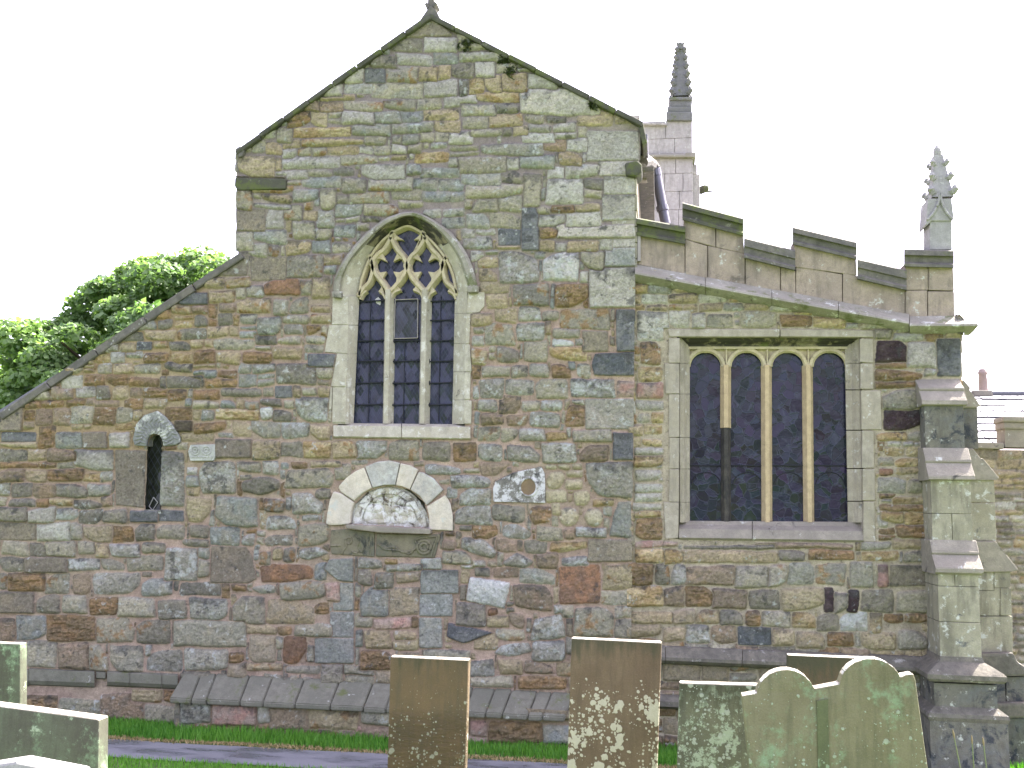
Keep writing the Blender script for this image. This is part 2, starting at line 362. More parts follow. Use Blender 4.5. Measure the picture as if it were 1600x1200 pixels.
        hh = np.maximum(hh, -.012 if bed > .3 else .001)
        s.H[sl] = np.where(msk, hh, s.H[sl])
        # colour
        j = random.uniform(.86, 1.14); jt = np.array((random.uniform(.97, 1.03), 1, random.uniform(.95, 1.05)), np.float32)
        c1 = desat(lin(col))*j*jt; c2 = desat(lin(col2))*j
        ph = random.uniform(-.08, .08)
        t = sst(s.n2[sl]+ph, .36, .64)[..., None]; c = c1*(1-t)+c2*t
        if bed > .2:
            t = (bed*.5*sst(s.nb[sl], .52, .36))[..., None]; c = c*(1-t)+c*t*np.array((.52, .46, .40), np.float32)
        t = (.35*sst(s.n1[sl]+ph, .45, .7))[..., None]; c = c*(1-t)+c*t*np.array((1.25, 1.22, 1.12), np.float32); c = c*(.72+.56*s.n3[sl][..., None])
        if crust:
            th = .70-crust*.32+random.uniform(-.05, .06)
            t = (.62*sst(s.nd[sl], th, th+.1))[..., None]; c = c*(1-t)+np.array(lin((66, 67, 66)), np.float32)*t
        if lich:
            th = .71-lich*.33+random.uniform(-.05, .09)
            t = (.72*sst(s.nl[sl], th, th+.09))[..., None]
            c = c*(1-t)+np.array(lin((178, 182, 176)), np.float32)*(.75+.4*s.n1[sl][..., None])*t
        if code in 'gbd' and random.random() < .22:                     # rusty iron staining
            t = (.6*sst(s.nd[sl]*.5+s.n2[sl]*.5, .54, .64))[..., None]; c = c*(1-t)+np.array(lin((142, 108, 66)), np.float32)*t
        if random.random() < .38:                                        # dark weathered top edge
            t = (.55*sst((s.V[sl]-cz)/(size/2)+2.2*(s.nd[sl]-.5), .45, .95))[..., None]; c = c*(1-t)+np.array(lin((72, 72, 70)), np.float32)*t
        edge = sst(-d, 0, .004)[..., None]
        s.C[sl] = np.where(msk[..., None], c*edge+s.C[sl]*(1-edge), s.C[sl])
    def key(s, txt, jit=2.0):
        for t in txt.replace('\n', ';').split(';'):
            t = t.strip()
            if not t: continue
            f = t.split(','); code = f[-1]; v = [float(x) for x in f[:-1]]
            if v[1] < 470 and code in 'royn' and random.random() < .6: code = {'r': 'b', 'o': 'b', 'y': 'p', 'n': 'p'}[code]
            if len(v) == 4 and v[2] >= 987 and v[2] < 998 and v[2]-v[0] > 24 and v[3] < 880: code = {'p': 'Q', 't': 'Q', 'b': 'Q', 'g': 'q', 'w': 'q', 'G': 'q'}.get(code, code)
            if len(v) == 4:
                x0, y0, x1, y1 = v; g_ = 1.4 if y1 < 480 else .7; x0 -= g_; y0 -= g_; x1 += g_; y1 += g_; jx = min(jit, (x1-x0)*.07); jy = min(jit, (y1-y0)*.09)
                if PAL[code][4] < .9: jx *= .3; jy *= .3
                sl = .0045*(( y0+y1)/2-690)/690*(x1-x0)*.8
                pts = [(x0, y0-sl), (x1, y0+sl), (x1, y1+sl), (x0, y1-sl)]
                pts = [(x+random.uniform(-jx, jx), y+random.uniform(-jy, jy)) for x, y in pts]
                if PAL[code][4] >= .9 and random.random() < .45 and (x1-x0) > 20:
                    k = random.randrange(4); a = pts[k]; b = pts[(k+1) % 4]; t_ = random.uniform(.55, .8)
                    c_ = pts[k-1]; u_ = random.uniform(.55, .8)
                    pts = pts[:k]+[(a[0]*u_+c_[0]*(1-u_), a[1]*u_+c_[1]*(1-u_)), (a[0]*t_+b[0]*(1-t_), a[1]*t_+b[1]*(1-t_))]+pts[k+1:]
            else: pts = list(zip(v[::2], v[1::2]))
            s.stone([(p.x, p.z) for p in (P(x, y, s.Y) for x, y in pts)], code, gap=.004)
    def fill(s, zx0, zy0, zx1, zy1, hr, wr, pal, gap=.006, passes=((1, .55), (.45, .8)), jit=.1):
        a = P(zx0, zy0, s.Y); b = P(zx1, zy1, s.Y); c = P(zx0, zy1, s.Y); dd_ = P(zx1, zy0, s.Y)
        xl, xr = min(a.x, c.x), max(b.x, dd_.x); zt, zb = max(a.z, dd_.z), min(b.z, c.z)
        for sc, need in passes:
            z = zt
            while z > zb:
                h = random.uniform(*hr)*sc/PPM; zz = z-h; mid = (z+zz)/2
                j0 = max(int((zz-s.z0)/s.step), 0); j1 = min(int((z-s.z0)/s.step)+1, s.nz); 
                if j1-j0 > 1:
                    i0 = max(int((xl-s.x0)/s.step), 0); i1 = min(int((xr-s.x0)/s.step)+1, s.nx)
                    free = (s.D[j0:j1, i0:i1] > .004).mean(0) > need
                    x = 0; n = i1-i0
                    while x < n:
                        if not free[x]: x += 1; continue
                        e = x
                        while e < n and free[e]: e += 1
                        while e-x > 2:
                            wd = int(random.uniform(*wr)*sc**.6/PPM/s.step); wd = max(wd, 3)
                            if e-x-wd < wd*.45: wd = e-x
                            xa = s.x0+(i0+x)*s.step; xb = xa+wd*s.step
                            # stretch up/down into free space at this stone
                            jm = (x+i0+wd//2); up, dn = z, zz
                            lim = .35*h
                            if jm < s.nx:
                                colm = s.D[:, min(jm, s.nx-1)]
                                k = int((z-s.z0)/s.step)
                                if random.random() < .25:
                                    while k < s.nz-1 and colm[k] > .006 and up < z+lim: k += 1; up += s.step
                            if (xb-xa) > .035:
                                jx, jz = .06*(xb-xa), jit*(up-dn)
                                r_ = lambda q: random.uniform(-q, q)
                                code = random.choice(pal)
                                two = random.random() < .14 and (up-dn) > .16 and sc == 1
                                parts = [(up, dn)]
                                if two: m_ = dn+(up-dn)*random.uniform(.4, .6); parts = [(up, m_), (m_, dn)]
                                for u_, d_ in parts:
                                    g = gap
                                    s.stone([(xa+g+r_(jx)*.5, d_+g+r_(jz)), (xb-g+r_(jx)*.5, d_+g+r_(jz)), (xb-g+r_(jx)*.5, u_-g+r_(jz)), (xa+g+r_(jx)*.5, u_-g+r_(jz))], code, gap=.006 if gap > .0025 else .003)
                            x += wd
                        x = e
                z = zz
    def block(s, poly):
        q = [P(x, y, s.Y) for x, y in poly]; r = np.zeros(s.U.shape, bool)
        for k in range(len(q)):
            a, b = q[k], q[k-1]
            if abs(a.z-b.z) < 1e-9: continue
            r ^= ((a.z > s.V) != (b.z > s.V)) & (s.U < (b.x-a.x)*(s.V-a.z)/(b.z-a.z)+a.x)
        s.D[r] = -.004; s.H[r] = -.004
    def build(s, outline, holes, parent, label=None):
        """quads whose centre lies in the outline and outside the holes (pixel polygons on the wall plane)"""
        def inside(poly):
            q = [P(x, y, s.Y) for x, y in poly]; x = s.U[:-1, :-1]+s.step/2; z = s.V[:-1, :-1]+s.step/2
            r = np.zeros(x.shape, bool)
            for k in range(len(q)):
                a, b = q[k], q[k-1]
                if abs(a.z-b.z) < 1e-9: continue
                r ^= ((a.z > z) != (b.z > z)) & (x < (b.x-a.x)*(z-a.z)/(b.z-a.z)+a.x)
            return r
        keep = inside(outline)
        for h in holes: keep &= ~inside(h)
        j, i = np.nonzero(keep); nx = s.nx
        f = np.stack([j*nx+i, j*nx+i+1, (j+1)*nx+i+1, (j+1)*nx+i], 1)
        used, inv = np.unique(f, return_inverse=True); f = inv.reshape(f.shape)
        co = np.stack([s.U.ravel(), (s.Y-s.H).ravel(), s.V.ravel()], 1)[used].astype(np.float32)
        colr = np.concatenate([s.C.reshape(-1, 3), np.ones((s.C.shape[0]*s.C.shape[1], 1))], 1)[used].astype(np.float32)
        me = bpy.data.meshes.new(s.name); me.vertices.add(len(co)); me.vertices.foreach_set('co', co.ravel())
        me.loops.add(f.size); me.loops.foreach_set('vertex_index', f.ravel().astype(np.int32))
        me.polygons.add(len(f)); me.polygons.foreach_set('loop_start', np.arange(0, f.size, 4, dtype=np.int32))
        me.update(calc_edges=True)
        at = me.color_attributes.new('Col', 'FLOAT_COLOR', 'POINT'); at.data.foreach_set('color', np.clip(colr, 0, 1).ravel())
        return link(s.name, me, M['rubble'], parent, smooth=True)

church = empty('church'); tag(church, 'old rubble stone church with a steep gable, traceried window, lean-to and battlemented aisle', 'church')

KEY_MAIN = """358,393,388,393,387,431,322,431,k;0,622,37,622,35,674,0,674,k;614,63,660,80,d;662,58,715,81,p;582,89,618,105,d;618,83,675,101,p;677,79,716,100,G;537,108,567,131,p;571,108,602,129,D;605,104,652,127,g;652,103,683,125,r;684,100,703,124,b;704,98,740,124,d
640,35,672,28,706,52,706,57,622,62,k
505,133,534,150,y;540,131,580,147,p;582,127,662,154,g;662,126,715,152,y;717,124,730,150,d;730,124,756,147,y;500,151,555,158,b;500,160,535,174,r;473,158,500,174,r;537,160,600,175,g;600,158,650,172,g;651,153,688,170,g;535,176,585,195,p;586,175,627,192,G;628,172,660,190,G;661,170,715,187,b
450,176,482,199,o;484,176,510,198,b;435,202,456,223,g;457,201,550,214,y;551,193,610,212,G;613,190,676,207,G;680,186,718,206,r;418,224,440,241,o;443,219,470,232,b;471,219,570,230,b;570,214,603,226,g;628,210,656,224,G;656,208,678,222,g;679,208,702,220,g;443,235,464,245,p;466,233,487,244,g;488,231,510,243,g;511,231,560,242,b;562,228,584,240,p;585,227,610,240,g;611,226,635,239,p;636,225,660,238,g
650,238,702,253,y;744,97,772,121,p;785,116,823,142,b;825,114,870,138,p;815,139,935,178,p;758,119,783,146,b;744,145,813,161,y;722,164,772,181,g;773,161,812,178,d;723,183,760,200,g;761,180,818,197,r;822,179,852,193,g;854,176,884,191,d;738,203,783,213,g;785,200,800,212,d;800,197,824,211,b;817,209,866,223,y;826,196,860,208,p;868,192,900,206,p;867,205,900,217,p;852,219,884,237,r;886,218,916,236,p;755,226,850,245,G;718,245,790,268,g;790,247,812,265,p;812,243,865,263,G;875,239,910,258,o;887,257,934,279,y
918,206,997,250,p;937,252,997,274,p;945,276,991,302,p;942,304,992,343,t;720,269,782,289,G;783,267,818,286,d;729,289,816,307,g;818,273,846,322,g;855,283,913,317,y;855,262,880,281,p;914,281,945,296,d;863,318,899,331,o;900,318,938,328,b;741,309,775,330,g;779,307,814,329,g;842,322,862,334,g;844,336,884,353,y;886,328,938,353,p;816,324,841,392,D;731,333,765,357,G;768,331,813,355,g;844,355,870,373,o;871,352,992,371,t;720,358,740,371,y;742,358,773,366,p;780,356,813,383,D;723,369,768,388,w;844,376,866,392,b;868,380,885,391,y;887,377,933,392,b;935,374,955,389,p;957,371,992,385,p;776,381,812,390,o;782,395,840,441,w;848,394,905,438,W;908,392,942,421,g;945,388,992,416,G;746,405,779,418,o;748,420,777,437,o;922,419,993,480,p;750,440,798,457,b
373,244,431,276,r;431,244,440,264,o;367,277,446,295,k;371,278,446,295,k;372,297,394,328,g;395,290,457,302,b;411,305,457,317,b;397,321,455,326,p;442,246,530,263,p;531,244,590,258,g;429,266,478,278,p;479,262,520,274,g;521,262,553,273,d;568,258,632,280,p;637,257,660,272,G;472,276,533,293,G;535,279,572,302,g;576,278,645,298,g;458,297,497,314,G;502,294,524,326,g;548,302,610,318,g;613,298,660,312,g;371,327,413,360,k;415,326,442,358,p;442,320,473,342,g;475,328,496,342,o;497,327,521,357,G;525,319,566,336,G;569,318,623,337,g;540,337,562,346,p;565,338,593,347,d;459,344,491,374,g;493,358,519,376,g;522,353,555,370,G;369,361,395,391,g;397,360,446,381,G;446,378,484,398,b;488,377,515,396,G;389,383,415,402,g;417,383,434,400,d
393,402,446,437,k;447,400,503,435,d;508,400,533,413,o;321,433,352,451,b;354,433,392,450,r;413,438,468,463,R;470,442,487,463,g;488,434,516,465,o;282,459,325,475,D;326,455,367,474,b;369,451,384,467,g;385,449,413,466,g;343,471,368,488,r;370,467,424,490,o;428,470,452,494,g;453,467,484,491,g;487,477,516,488,b;303,478,325,490,r;268,477,303,492,b;306,493,325,510,d;342,490,365,509,d;403,497,440,523,G;446,508,475,521,w;443,492,483,505,g;480,508,500,521,o;277,512,323,530,d;400,524,433,539,d;435,525,470,536,g;425,543,470,560,b;476,537,505,550,g;478,523,508,534,g;482,553,526,573,D;494,573,521,592,g;431,569,493,602,d;270,550,305,568,y;305,549,335,568,o;336,550,374,567,b;380,550,425,567,o;260,587,315,605,d;335,530,398,548,g
262,609,292,628,o;302,609,345,625,o;346,607,410,620,d;303,627,345,640,g;346,627,369,640,G;384,628,405,640,g;407,623,439,636,d;443,626,460,637,g;430,604,457,622,D;457,604,471,621,b;472,607,495,617,g;464,620,513,660,w;407,637,424,654,W;426,640,455,658,d;316,642,336,657,G;260,638,300,655,o;340,641,405,655,y;307,661,353,676,o;366,660,391,682,b;392,658,438,685,g;439,661,486,684,w;487,665,516,686,b;343,677,367,683,w;338,686,393,715,k;395,689,438,716,b;438,691,474,714,d;476,691,518,716,y;521,689,560,715,b;372,720,408,739,g;411,720,437,740,w;440,723,453,732,G;457,722,483,731,o;488,721,535,730,b;320,720,369,720,369,774,315,772,309,738,w;375,743,395,751,d;398,745,425,743,440,750,438,763,410,775,378,770,378,755,d;450,733,515,731,525,745,520,764,443,762,g;292,730,308,742,p;291,745,311,760,G;290,760,312,775,b;292,779,328,817,b;335,778,403,820,G;413,778,446,800,d;457,770,485,768,508,790,505,805,457,803,w;416,805,463,826,w;473,806,498,815,w;275,657,301,674,h
559,689,604,718,w;610,687,655,720,g;660,691,703,720,d;708,691,743,719,o;666,726,720,742,w;703,742,765,762,w;716,763,765,790,w;697,762,713,778,w;711,790,767,820,w;495,764,517,782,d"""
KEY_LEFT = """55,638,80,664,r;80,638,110,664,r;110,637,147,662,g;147,637,180,662,o;183,638,208,660,g;87,675,131,701,G;131,675,168,701,k;172,675,203,700,p;3,675,57,690,D;3,690,58,701,b;62,665,86,702,o;0,703,42,720,d;42,703,74,720,b;74,703,117,722,r;117,703,180,735,p;0,722,62,731,o;62,722,90,731,o;91,722,118,733,g;0,733,39,753,r;40,733,74,753,b;75,735,131,753,o;131,738,156,752,y;157,736,177,752,g;0,755,18,775,g;19,755,50,775,d;50,756,86,777,r;86,756,140,777,d;140,757,175,775,G;17,779,56,790,d;57,779,75,791,o;75,779,116,790,y;116,780,160,797,d;160,777,178,792,r
181,703,229,704,226,794,182,790,k;252,702,288,706,289,793,250,793,w
95,588,130,606,p;40,605,78,623,g;80,605,115,623,t;120,606,150,623,p;152,604,172,624,d;175,605,200,624,b;65,625,98,636,o;133,586,165,605,o;168,586,200,604,o;155,568,177,585,g;180,568,210,585,b;120,550,146,568,b;148,550,171,567,y;172,550,198,566,p;226,550,262,566,o;165,535,185,549,p;186,535,213,548,b;214,534,238,547,D;175,518,224,533,d;228,515,275,532,b;265,532,300,546,d;210,500,245,516,G;246,500,270,512,d;205,568,250,585,g;258,565,300,580,d;250,588,318,606,d;98,571,130,585,g
0,792,45,814,d;45,793,86,815,p;87,795,124,814,w;125,798,162,818,d;162,798,200,818,d;205,799,248,816,D;249,798,287,815,D;0,816,57,843,k;58,818,110,844,p;111,818,131,844,g;132,823,177,847,b;178,824,210,847,o;212,820,242,845,d;246,820,287,844,g;5,845,45,868,g;46,847,71,868,d;72,847,120,868,g;123,847,149,866,g;150,849,172,870,b;175,850,221,870,p;224,850,258,866,g;0,872,40,892,d;40,869,106,894,k;109,873,156,892,w;159,873,195,892,g;198,869,256,892,g;259,857,310,908,w;0,895,12,920,d;13,895,70,920,o;71,895,109,925,g;115,898,144,927,r;146,896,222,929,w;225,906,272,930,G;0,923,55,958,k;59,927,94,959,d;98,929,135,959,g;138,932,183,959,o;185,933,243,963,g;248,936,292,965,d;297,934,355,967,w;0,967,25,1000,r;27,961,74,1000,G;74,962,150,1000,o;152,964,209,1003,g;213,967,264,1004,d;270,969,383,1011,g;43,1003,88,1043,g;90,1004,138,1046,r;141,1006,170,1047,g;173,1007,224,1050,g;228,1014,285,1050,w;288,1013,355,1050,w;357,1020,380,1035,o"""
KEY_LOW = """296,823,328,842,d;283,845,328,855,d;331,822,374,850,G;377,833,396,850,w;412,835,454,851,d;466,820,515,853,g;331,853,385,853,395,868,402,905,390,912,329,912,k;406,861,423,882,d;426,855,441,874,b;443,855,461,877,d;467,858,495,854,518,864,485,876,468,872,w;407,885,430,879,480,882,490,889,489,906,409,911,R;282,911,346,931,d;347,912,360,935,o;363,914,386,924,o;390,919,414,912,434,914,432,926,408,928,w;439,909,508,936,g;510,910,530,937,n;515,874,553,872,553,910,530,908,507,890,q;522,911,553,953,q;363,931,414,972,g;418,935,490,972,t;492,940,514,958,o;386,972,433,990,b;434,976,455,990,o;460,972,517,992,g;517,956,553,995,q;388,993,430,1034,t;444,993,479,1038,R;430,995,443,1015,g;492,997,553,1036,q;385,1035,440,1048,b;445,1040,500,1050,g
560,872,597,888,w;601,873,620,881,y;605,880,658,893,w;560,890,581,913,d;585,893,617,917,d;657,872,690,889,q;657,891,716,927,q;656,929,706,963,q;564,914,607,962,G;609,918,655,961,t;585,965,642,983,n;643,963,654,982,o;656,966,690,1012,q;570,984,610,1012,b;615,985,652,998,b;612,998,653,1016,b;565,1016,610,1048,o;620,1018,655,1048,b;660,1015,735,1030,g;733,902,797,912,790,952,726,938,W;800,915,850,915,864,930,862,955,805,950,r;712,941,760,977,d;763,951,778,962,R;760,962,795,980,b;796,958,818,979,r;833,965,878,958,885,998,826,1002,w;700,972,725,976,772,988,725,1005,698,995,D;775,983,818,1000,g;785,1006,825,1002,833,1018,800,1029,770,1022,w;832,1003,882,1031,w;692,845,711,860,r;690,861,735,882,g;735,1033,773,1055,w;780,1033,818,1053,b;822,1034,864,1051,r;870,1032,893,1055,b;735,1056,803,1073,g;810,1054,885,1075,o;898,949,960,995,g
803,444,857,480,d;806,441,835,455,g;759,458,795,485,b;869,445,920,478,o;734,492,769,511,b;774,483,810,505,b;813,481,846,502,w;875,483,955,512,g;964,483,992,549,D;864,515,909,527,g;865,530,897,540,W;899,528,913,538,w;911,517,950,549,k;759,508,804,540,g;808,504,851,530,w;818,531,858,565,g;861,540,918,563,y;735,545,760,571,b;776,541,812,565,d;930,552,991,550,991,588,928,587,924,570,D;756,570,797,589,g;799,570,826,591,d;828,569,859,589,g;861,568,892,592,o;901,568,921,591,g;734,573,752,593,o;750,594,787,620,w;790,594,832,618,w;835,594,887,622,g;892,594,959,622,w;962,597,1000,620,n;746,622,775,640,w;779,620,812,643,r;813,626,843,640,g;844,625,878,641,w;915,624,990,671,b;884,634,914,668,o;893,625,917,632,w;750,643,787,663,r;790,647,824,666,r;828,645,876,667,w;746,668,781,690,g;782,671,809,690,g;810,672,853,690,w;855,673,888,688,y;896,674,956,692,g;958,677,989,719,D
747,694,784,720,w;790,694,830,696,845,712,842,725,792,720,w;848,691,899,722,w;904,695,951,723,r;747,723,800,723,775,745,750,743,r;853,726,870,733,Y;871,725,891,734,Y;893,724,910,734,Y;860,738,878,736,885,750,876,765,858,766,853,752,Y;882,736,911,733,911,748,885,746,Y;884,750,911,750,911,766,884,766,Y;855,767,888,785,Y;896,769,918,768,925,780,918,791,900,790,Y;864,785,877,805,Y;871,805,882,791,900,792,908,806,898,821,878,820,Y;912,806,922,794,938,794,946,806,938,821,920,821,Y;914,724,989,722,989,779,935,775,917,755,w;928,780,962,791,y;968,784,988,782,988,840,952,836,958,810,G;768,791,820,814,d;830,792,864,790,860,815,835,820,825,808,o;737,820,776,843,o;784,822,805,815,833,832,825,843,784,838,w;838,822,878,845,g;880,823,897,840,r;898,823,948,838,w;720,840,755,842,776,862,770,873,720,858,w;775,841,805,860,r;820,843,855,864,d;861,845,916,859,y;919,842,988,877,k;783,876,806,861,836,876,820,888,786,884,w;840,862,873,888,r;876,868,918,883,w;742,888,763,900,d;770,887,808,905,r;811,889,867,913,G;873,884,936,881,939,942,875,944,R;720,875,760,888,g"""
KEY_AISLE = """940,878,1020,912,o;998,487,1047,532,p;1048,487,1080,512,p;1000,533,1035,567,o;997,572,1036,594,y;995,597,1036,622,n;995,625,1036,640,p;996,645,1015,660,g;1018,643,1036,660,y;1005,663,1035,678,y;1003,688,1032,699,y;993,702,1036,712,p;993,712,1036,731,y;995,735,1036,752,p;993,757,1036,770,p;993,771,1036,783,p;993,797,1035,808,y;995,810,1035,843,o;993,845,1035,855,n;1036,845,1060,853,n;992,857,1037,878,y;1038,857,1067,879,y;1067,852,1210,858,d;1063,860,1215,879,b;1215,861,1257,876,d;1260,860,1332,877,o;1180,850,1330,858,r
1105,490,1145,512,g;1155,488,1215,512,g;1220,493,1268,512,o;1270,495,1320,512,y;1082,488,1102,512,p;1300,505,1340,513,p
1023,880,1045,912,d;1047,880,1070,913,w;1071,884,1148,916,r;1150,884,1200,917,g;1201,883,1229,915,g;1231,880,1272,915,w;1274,882,1320,914,g;1327,880,1362,915,g;960,914,1035,947,y;1037,917,1067,948,r;1069,918,1111,950,o;1113,920,1170,952,r;1173,920,1218,953,d;1222,920,1287,953,b;1288,920,1303,957,P;1303,925,1322,957,g;1323,920,1340,957,P;1344,920,1395,957,d;1400,922,1450,957,g;985,955,1050,975,b;1052,953,1089,976,t;1091,953,1124,976,b;1127,954,1162,978,d;1166,954,1188,978,o;1190,955,1235,980,g;1237,955,1275,980,y;1277,958,1310,985,d;1312,957,1355,986,W;1357,958,1378,988,b;1380,960,1410,975,o;1412,960,1452,975,o;960,975,1033,1000,b;1035,982,1072,1003,b;1075,978,1110,1005,w;1113,978,1152,1007,r;1154,979,1204,1008,D;1206,982,1238,1008,b;1242,985,1290,1010,t;1292,986,1334,1010,o;1345,988,1400,1013,b;1402,987,1450,1012,g
1360,513,1392,530,d;1368,534,1417,566,P;1420,536,1462,575,p;1367,567,1418,576,o;1368,578,1442,594,o;1368,596,1440,608,o;1443,577,1462,588,w;1464,530,1500,588,D;1378,611,1432,638,d;1380,641,1440,670,P;1367,674,1415,688,y;1416,672,1445,687,g;1380,700,1412,712,y;1415,698,1433,712,y;1370,712,1395,725,g;1397,714,1433,728,y;1373,730,1394,741,R;1397,729,1445,740,b;1370,745,1415,770,p;1417,748,1445,770,g;1372,767,1400,780,o;1375,790,1450,800,o;1375,802,1412,816,y;1415,802,1450,820,y;1395,843,1450,858,b;1345,863,1405,878,y;1412,862,1450,878,g;1327,882,1368,915,g;1390,884,1450,915,k;1370,884,1386,915,n;1400,822,1450,840,o;1345,845,1392,858,p"""

# main gable wall with the lean-to on its left
GABLE = [(-90, 705), (-90, 690), (0, 650), (378, 396), (369, 392), (369, 237), (672, 26), (1000, 196), (1000, 250), (991, 275), (993, 420), (988, 875), (984, 1180), (-90, 1180)]
hood_in = [(532, 462), (533, 440), (540, 420), (552, 402), (572, 380), (595, 359), (615, 347), (638, 340), (660, 345), (682, 358), (700, 377), (716, 402), (726, 425), (730, 452)]
HOLE_G = crv([(530, 470)]+hood_in+[(733, 470)], 4)+[(726, 672), (528, 672)]
HOLE_L = [(231, 700), (233, 688), (240, 680), (249, 680), (255, 690), (254, 702), (251, 797), (227, 797)]
HOLE_T = [(545, 818), (552, 790), (575, 768), (605, 759), (640, 765), (663, 785), (673, 825)]
wl = Wall('wall', -90, 10, 1010, 1180, 0.0, .0095, (168, 148, 132), 0)
for q in ([(509, 819), (511, 790), (520, 768), (530, 758), (555, 737), (575, 728), (605, 719), (625, 721), (655, 734), (675, 744), (693, 765), (703, 785), (708, 830)], [(516, 830), (688, 832), (680, 872), (515, 868)],
          [(770, 753), (800, 739), (826, 733), (845, 729), (852, 740), (853, 787), (771, 786)], [(206, 698), (206, 686), (212, 664), (224, 648), (245, 641), (259, 651), (275, 669), (282, 684), (281, 693), (274, 697)], [(293, 695), (337, 694), (338, 712), (333, 721), (296, 721)],
          [(516, 462), (521, 440), (530, 416), (545, 394), (565, 370), (587, 350), (607, 338), (637, 330), (663, 335), (686, 348), (708, 365), (728, 392), (741, 424), (748, 456), (757, 459), (757, 478), (748, 489), (735, 490), (738, 580), (738, 664), (736, 686), (520, 686), (519, 640), (512, 640), (516, 605), (517, 600), (526, 553), (507, 550), (514, 508), (518, 507)], [(545, 396), (581, 359), (590, 366), (552, 406)], [(366, 277), (446, 279), (446, 296), (366, 298)], [(-60, 1042), (278, 1051), (278, 1078), (-60, 1071)]): wl.block(q)
wl.key(KEY_MAIN); wl.key(KEY_LEFT); wl.key(KEY_LOW)
wl.fill(370, 20, 1010, 300, (16, 23), (34, 80), 'gGgGppGgbg', .0015)
wl.fill(365, 300, 1010, 470, (14, 22), (26, 56), 'gGGGppbbgo', .003)
wl.fill(-90, 380, 365, 700, (14, 21), (24, 55), 'obbyrgobgbG', .003)
wl.fill(365, 470, 1010, 700, (16, 24), (26, 54), 'ggwbbbgtGGk', .004)
wl.fill(-90, 700, 1010, 1060, (18, 30), (28, 62), 'ggwbbgdoGtk', .005)
wl.fill(-90, 1060, 1010, 1180, (26, 40), (40, 80), 'ggdbrdo', .007)
wl.build(GABLE, [HOLE_G, HOLE_L, HOLE_T], church)
AISLE = [(984, 415), (1425, 512), (1503, 512), (1506, 1020), (1505, 1230), (978, 1230)]
HOLE_S = [(1058, 522), (1346, 522), (1350, 842), (1056, 842)]
wa = Wall('wall', 976, 408, 1510, 1230, 0.03, .0095, (170, 160, 140), 3)
wa.block([(1037, 513), (1366, 514), (1367, 608), (1378, 609), (1379, 672), (1367, 673), (1369, 847), (1037, 847)])
wa.key(KEY_AISLE)
wa.fill(976, 408, 1510, 488, (9, 16), (20, 48), 'pppybbgw', .004)
wa.fill(976, 488, 1510, 880, (12, 21), (26, 54), 'yybbppogbg', .003)
wa.fill(976, 880, 1510, 1230, (22, 32), (30, 60), 'gbbodrgt', .004)
wa.build(AISLE, [HOLE_S], church)
# ------------------------------------------------------------------ bodies and roofs behind the walls
def X_(px, Y=0.0, py=700): return P(px, py, Y).x
def Z_(px, py, Y=0.0): return P(px, py, Y).z
b = MB()
b.prism([(372, 242), (672, 34), (998, 202), (992, 420), (986, 1180), (372, 1180)], .42, 11, 0)
b.prism([(-90, 697), (0, 657), (374, 404), (374, 1180), (-90, 1180)], .42, 9, 0)
b.build('wall_core', M['core'], church)
XR = X_(991, 0, 420)                                       # nave south face, above the aisle
b = MB(); z0, z1 = Z_(991, 430), Z_(997, 205)
n = 9
for k in range(n):                                          # coursed return of the gable, block by block
    za, zb = z0+(z1-z0)*k/n, z0+(z1-z0)*(k+1)/n
    b.box(XR-.3, XR+.035+random.uniform(-.012, .012), -.012+random.uniform(0, .006), .55+random.uniform(-.1, .15), za+.004, zb-.004, .012)
b.box(XR-.3, XR-.02, .5, 11, z0, z1, 0)
b.build('side_wall', M['butt'], church)
b = MB()
b.prism([(986, 425), (1425, 522), (1499, 522), (1502, 1180), (986, 1180)], .40, 9, 0)
b.build('aisle_core', M['core'], church)
def roof(name, a, c, Ya, Yb, th=.12):
    m = MB(); p0, p1 = P(*a, .3), P(*c, .3)
    q = [(p0.x, p0.z), (p1.x, p1.z), (p1.x, p1.z-th), (p0.x, p0.z-th)]
    m.prism3([Vector((x, Ya, z)) for x, z in q], [Vector((x, Yb, z)) for x, z in q], .01)
    m.build(name, M['slate'], church)
roof('roof', (366, 246), (672, 33), .35, 11)
roof('roof', (672, 33), (1012, 208), .35, 11)
roof('roof', (-90, 694), (374, 400), .35, 9)
roof('aisle_roof', (990, 392), (1490, 455), .45, 9)

# gable copings: separate slabs with slightly broken line
def coping_run(a, b_, n, th, Yf, Yb, name, mat, over=0):
    m = MB(); A = Vector(a); B = Vector(b_); d = (B-A)/n; nn = Vector((d.y, -d.x)).normalized()
    if nn.y > 0: nn = -nn
    for k in range(n):
        o = random.uniform(-.5, .5); p = A+d*(k+.008)+nn*o; q = A+d*(k+1-.008)+nn*(o+random.uniform(-.4, .4))
        t_ = th*random.uniform(.9, 1.1)
        m.prism([tuple(p+nn*t_*.45), tuple(q+nn*t_*.45), tuple(q-nn*t_*.55), tuple(p-nn*t_*.55)], Yf+random.uniform(-.01, .01), Yb, .02, 2, .004)
    m.build(name, mat, church)
coping_run((367, 238), (671, 24), 8, 7.5, -.09, .5, 'coping', M['coping'])
coping_run((669, 23), (1004, 194), 8, 8, -.09, .5, 'coping', M['coping'])
coping_run((-90, 706), (-2, 651), 1, 14, -.07, .5, 'coping', M['darkcope'])
coping_run((-2, 651), (378, 397), 5, 11.5, -.07, .5, 'coping', M['darkcope'])
m = MB(); m.prism([(996, 190), (1004, 189), (1011, 222), (1004, 226)], -.05, .5, .015); m.build('kneeler', M['coping'], church)
m = MB(); m.prism([(367, 277), (446, 279), (446, 295), (370, 297), (366, 290)], -.07, .3, .02, 3); m.build('string_course', M['coping'], church)
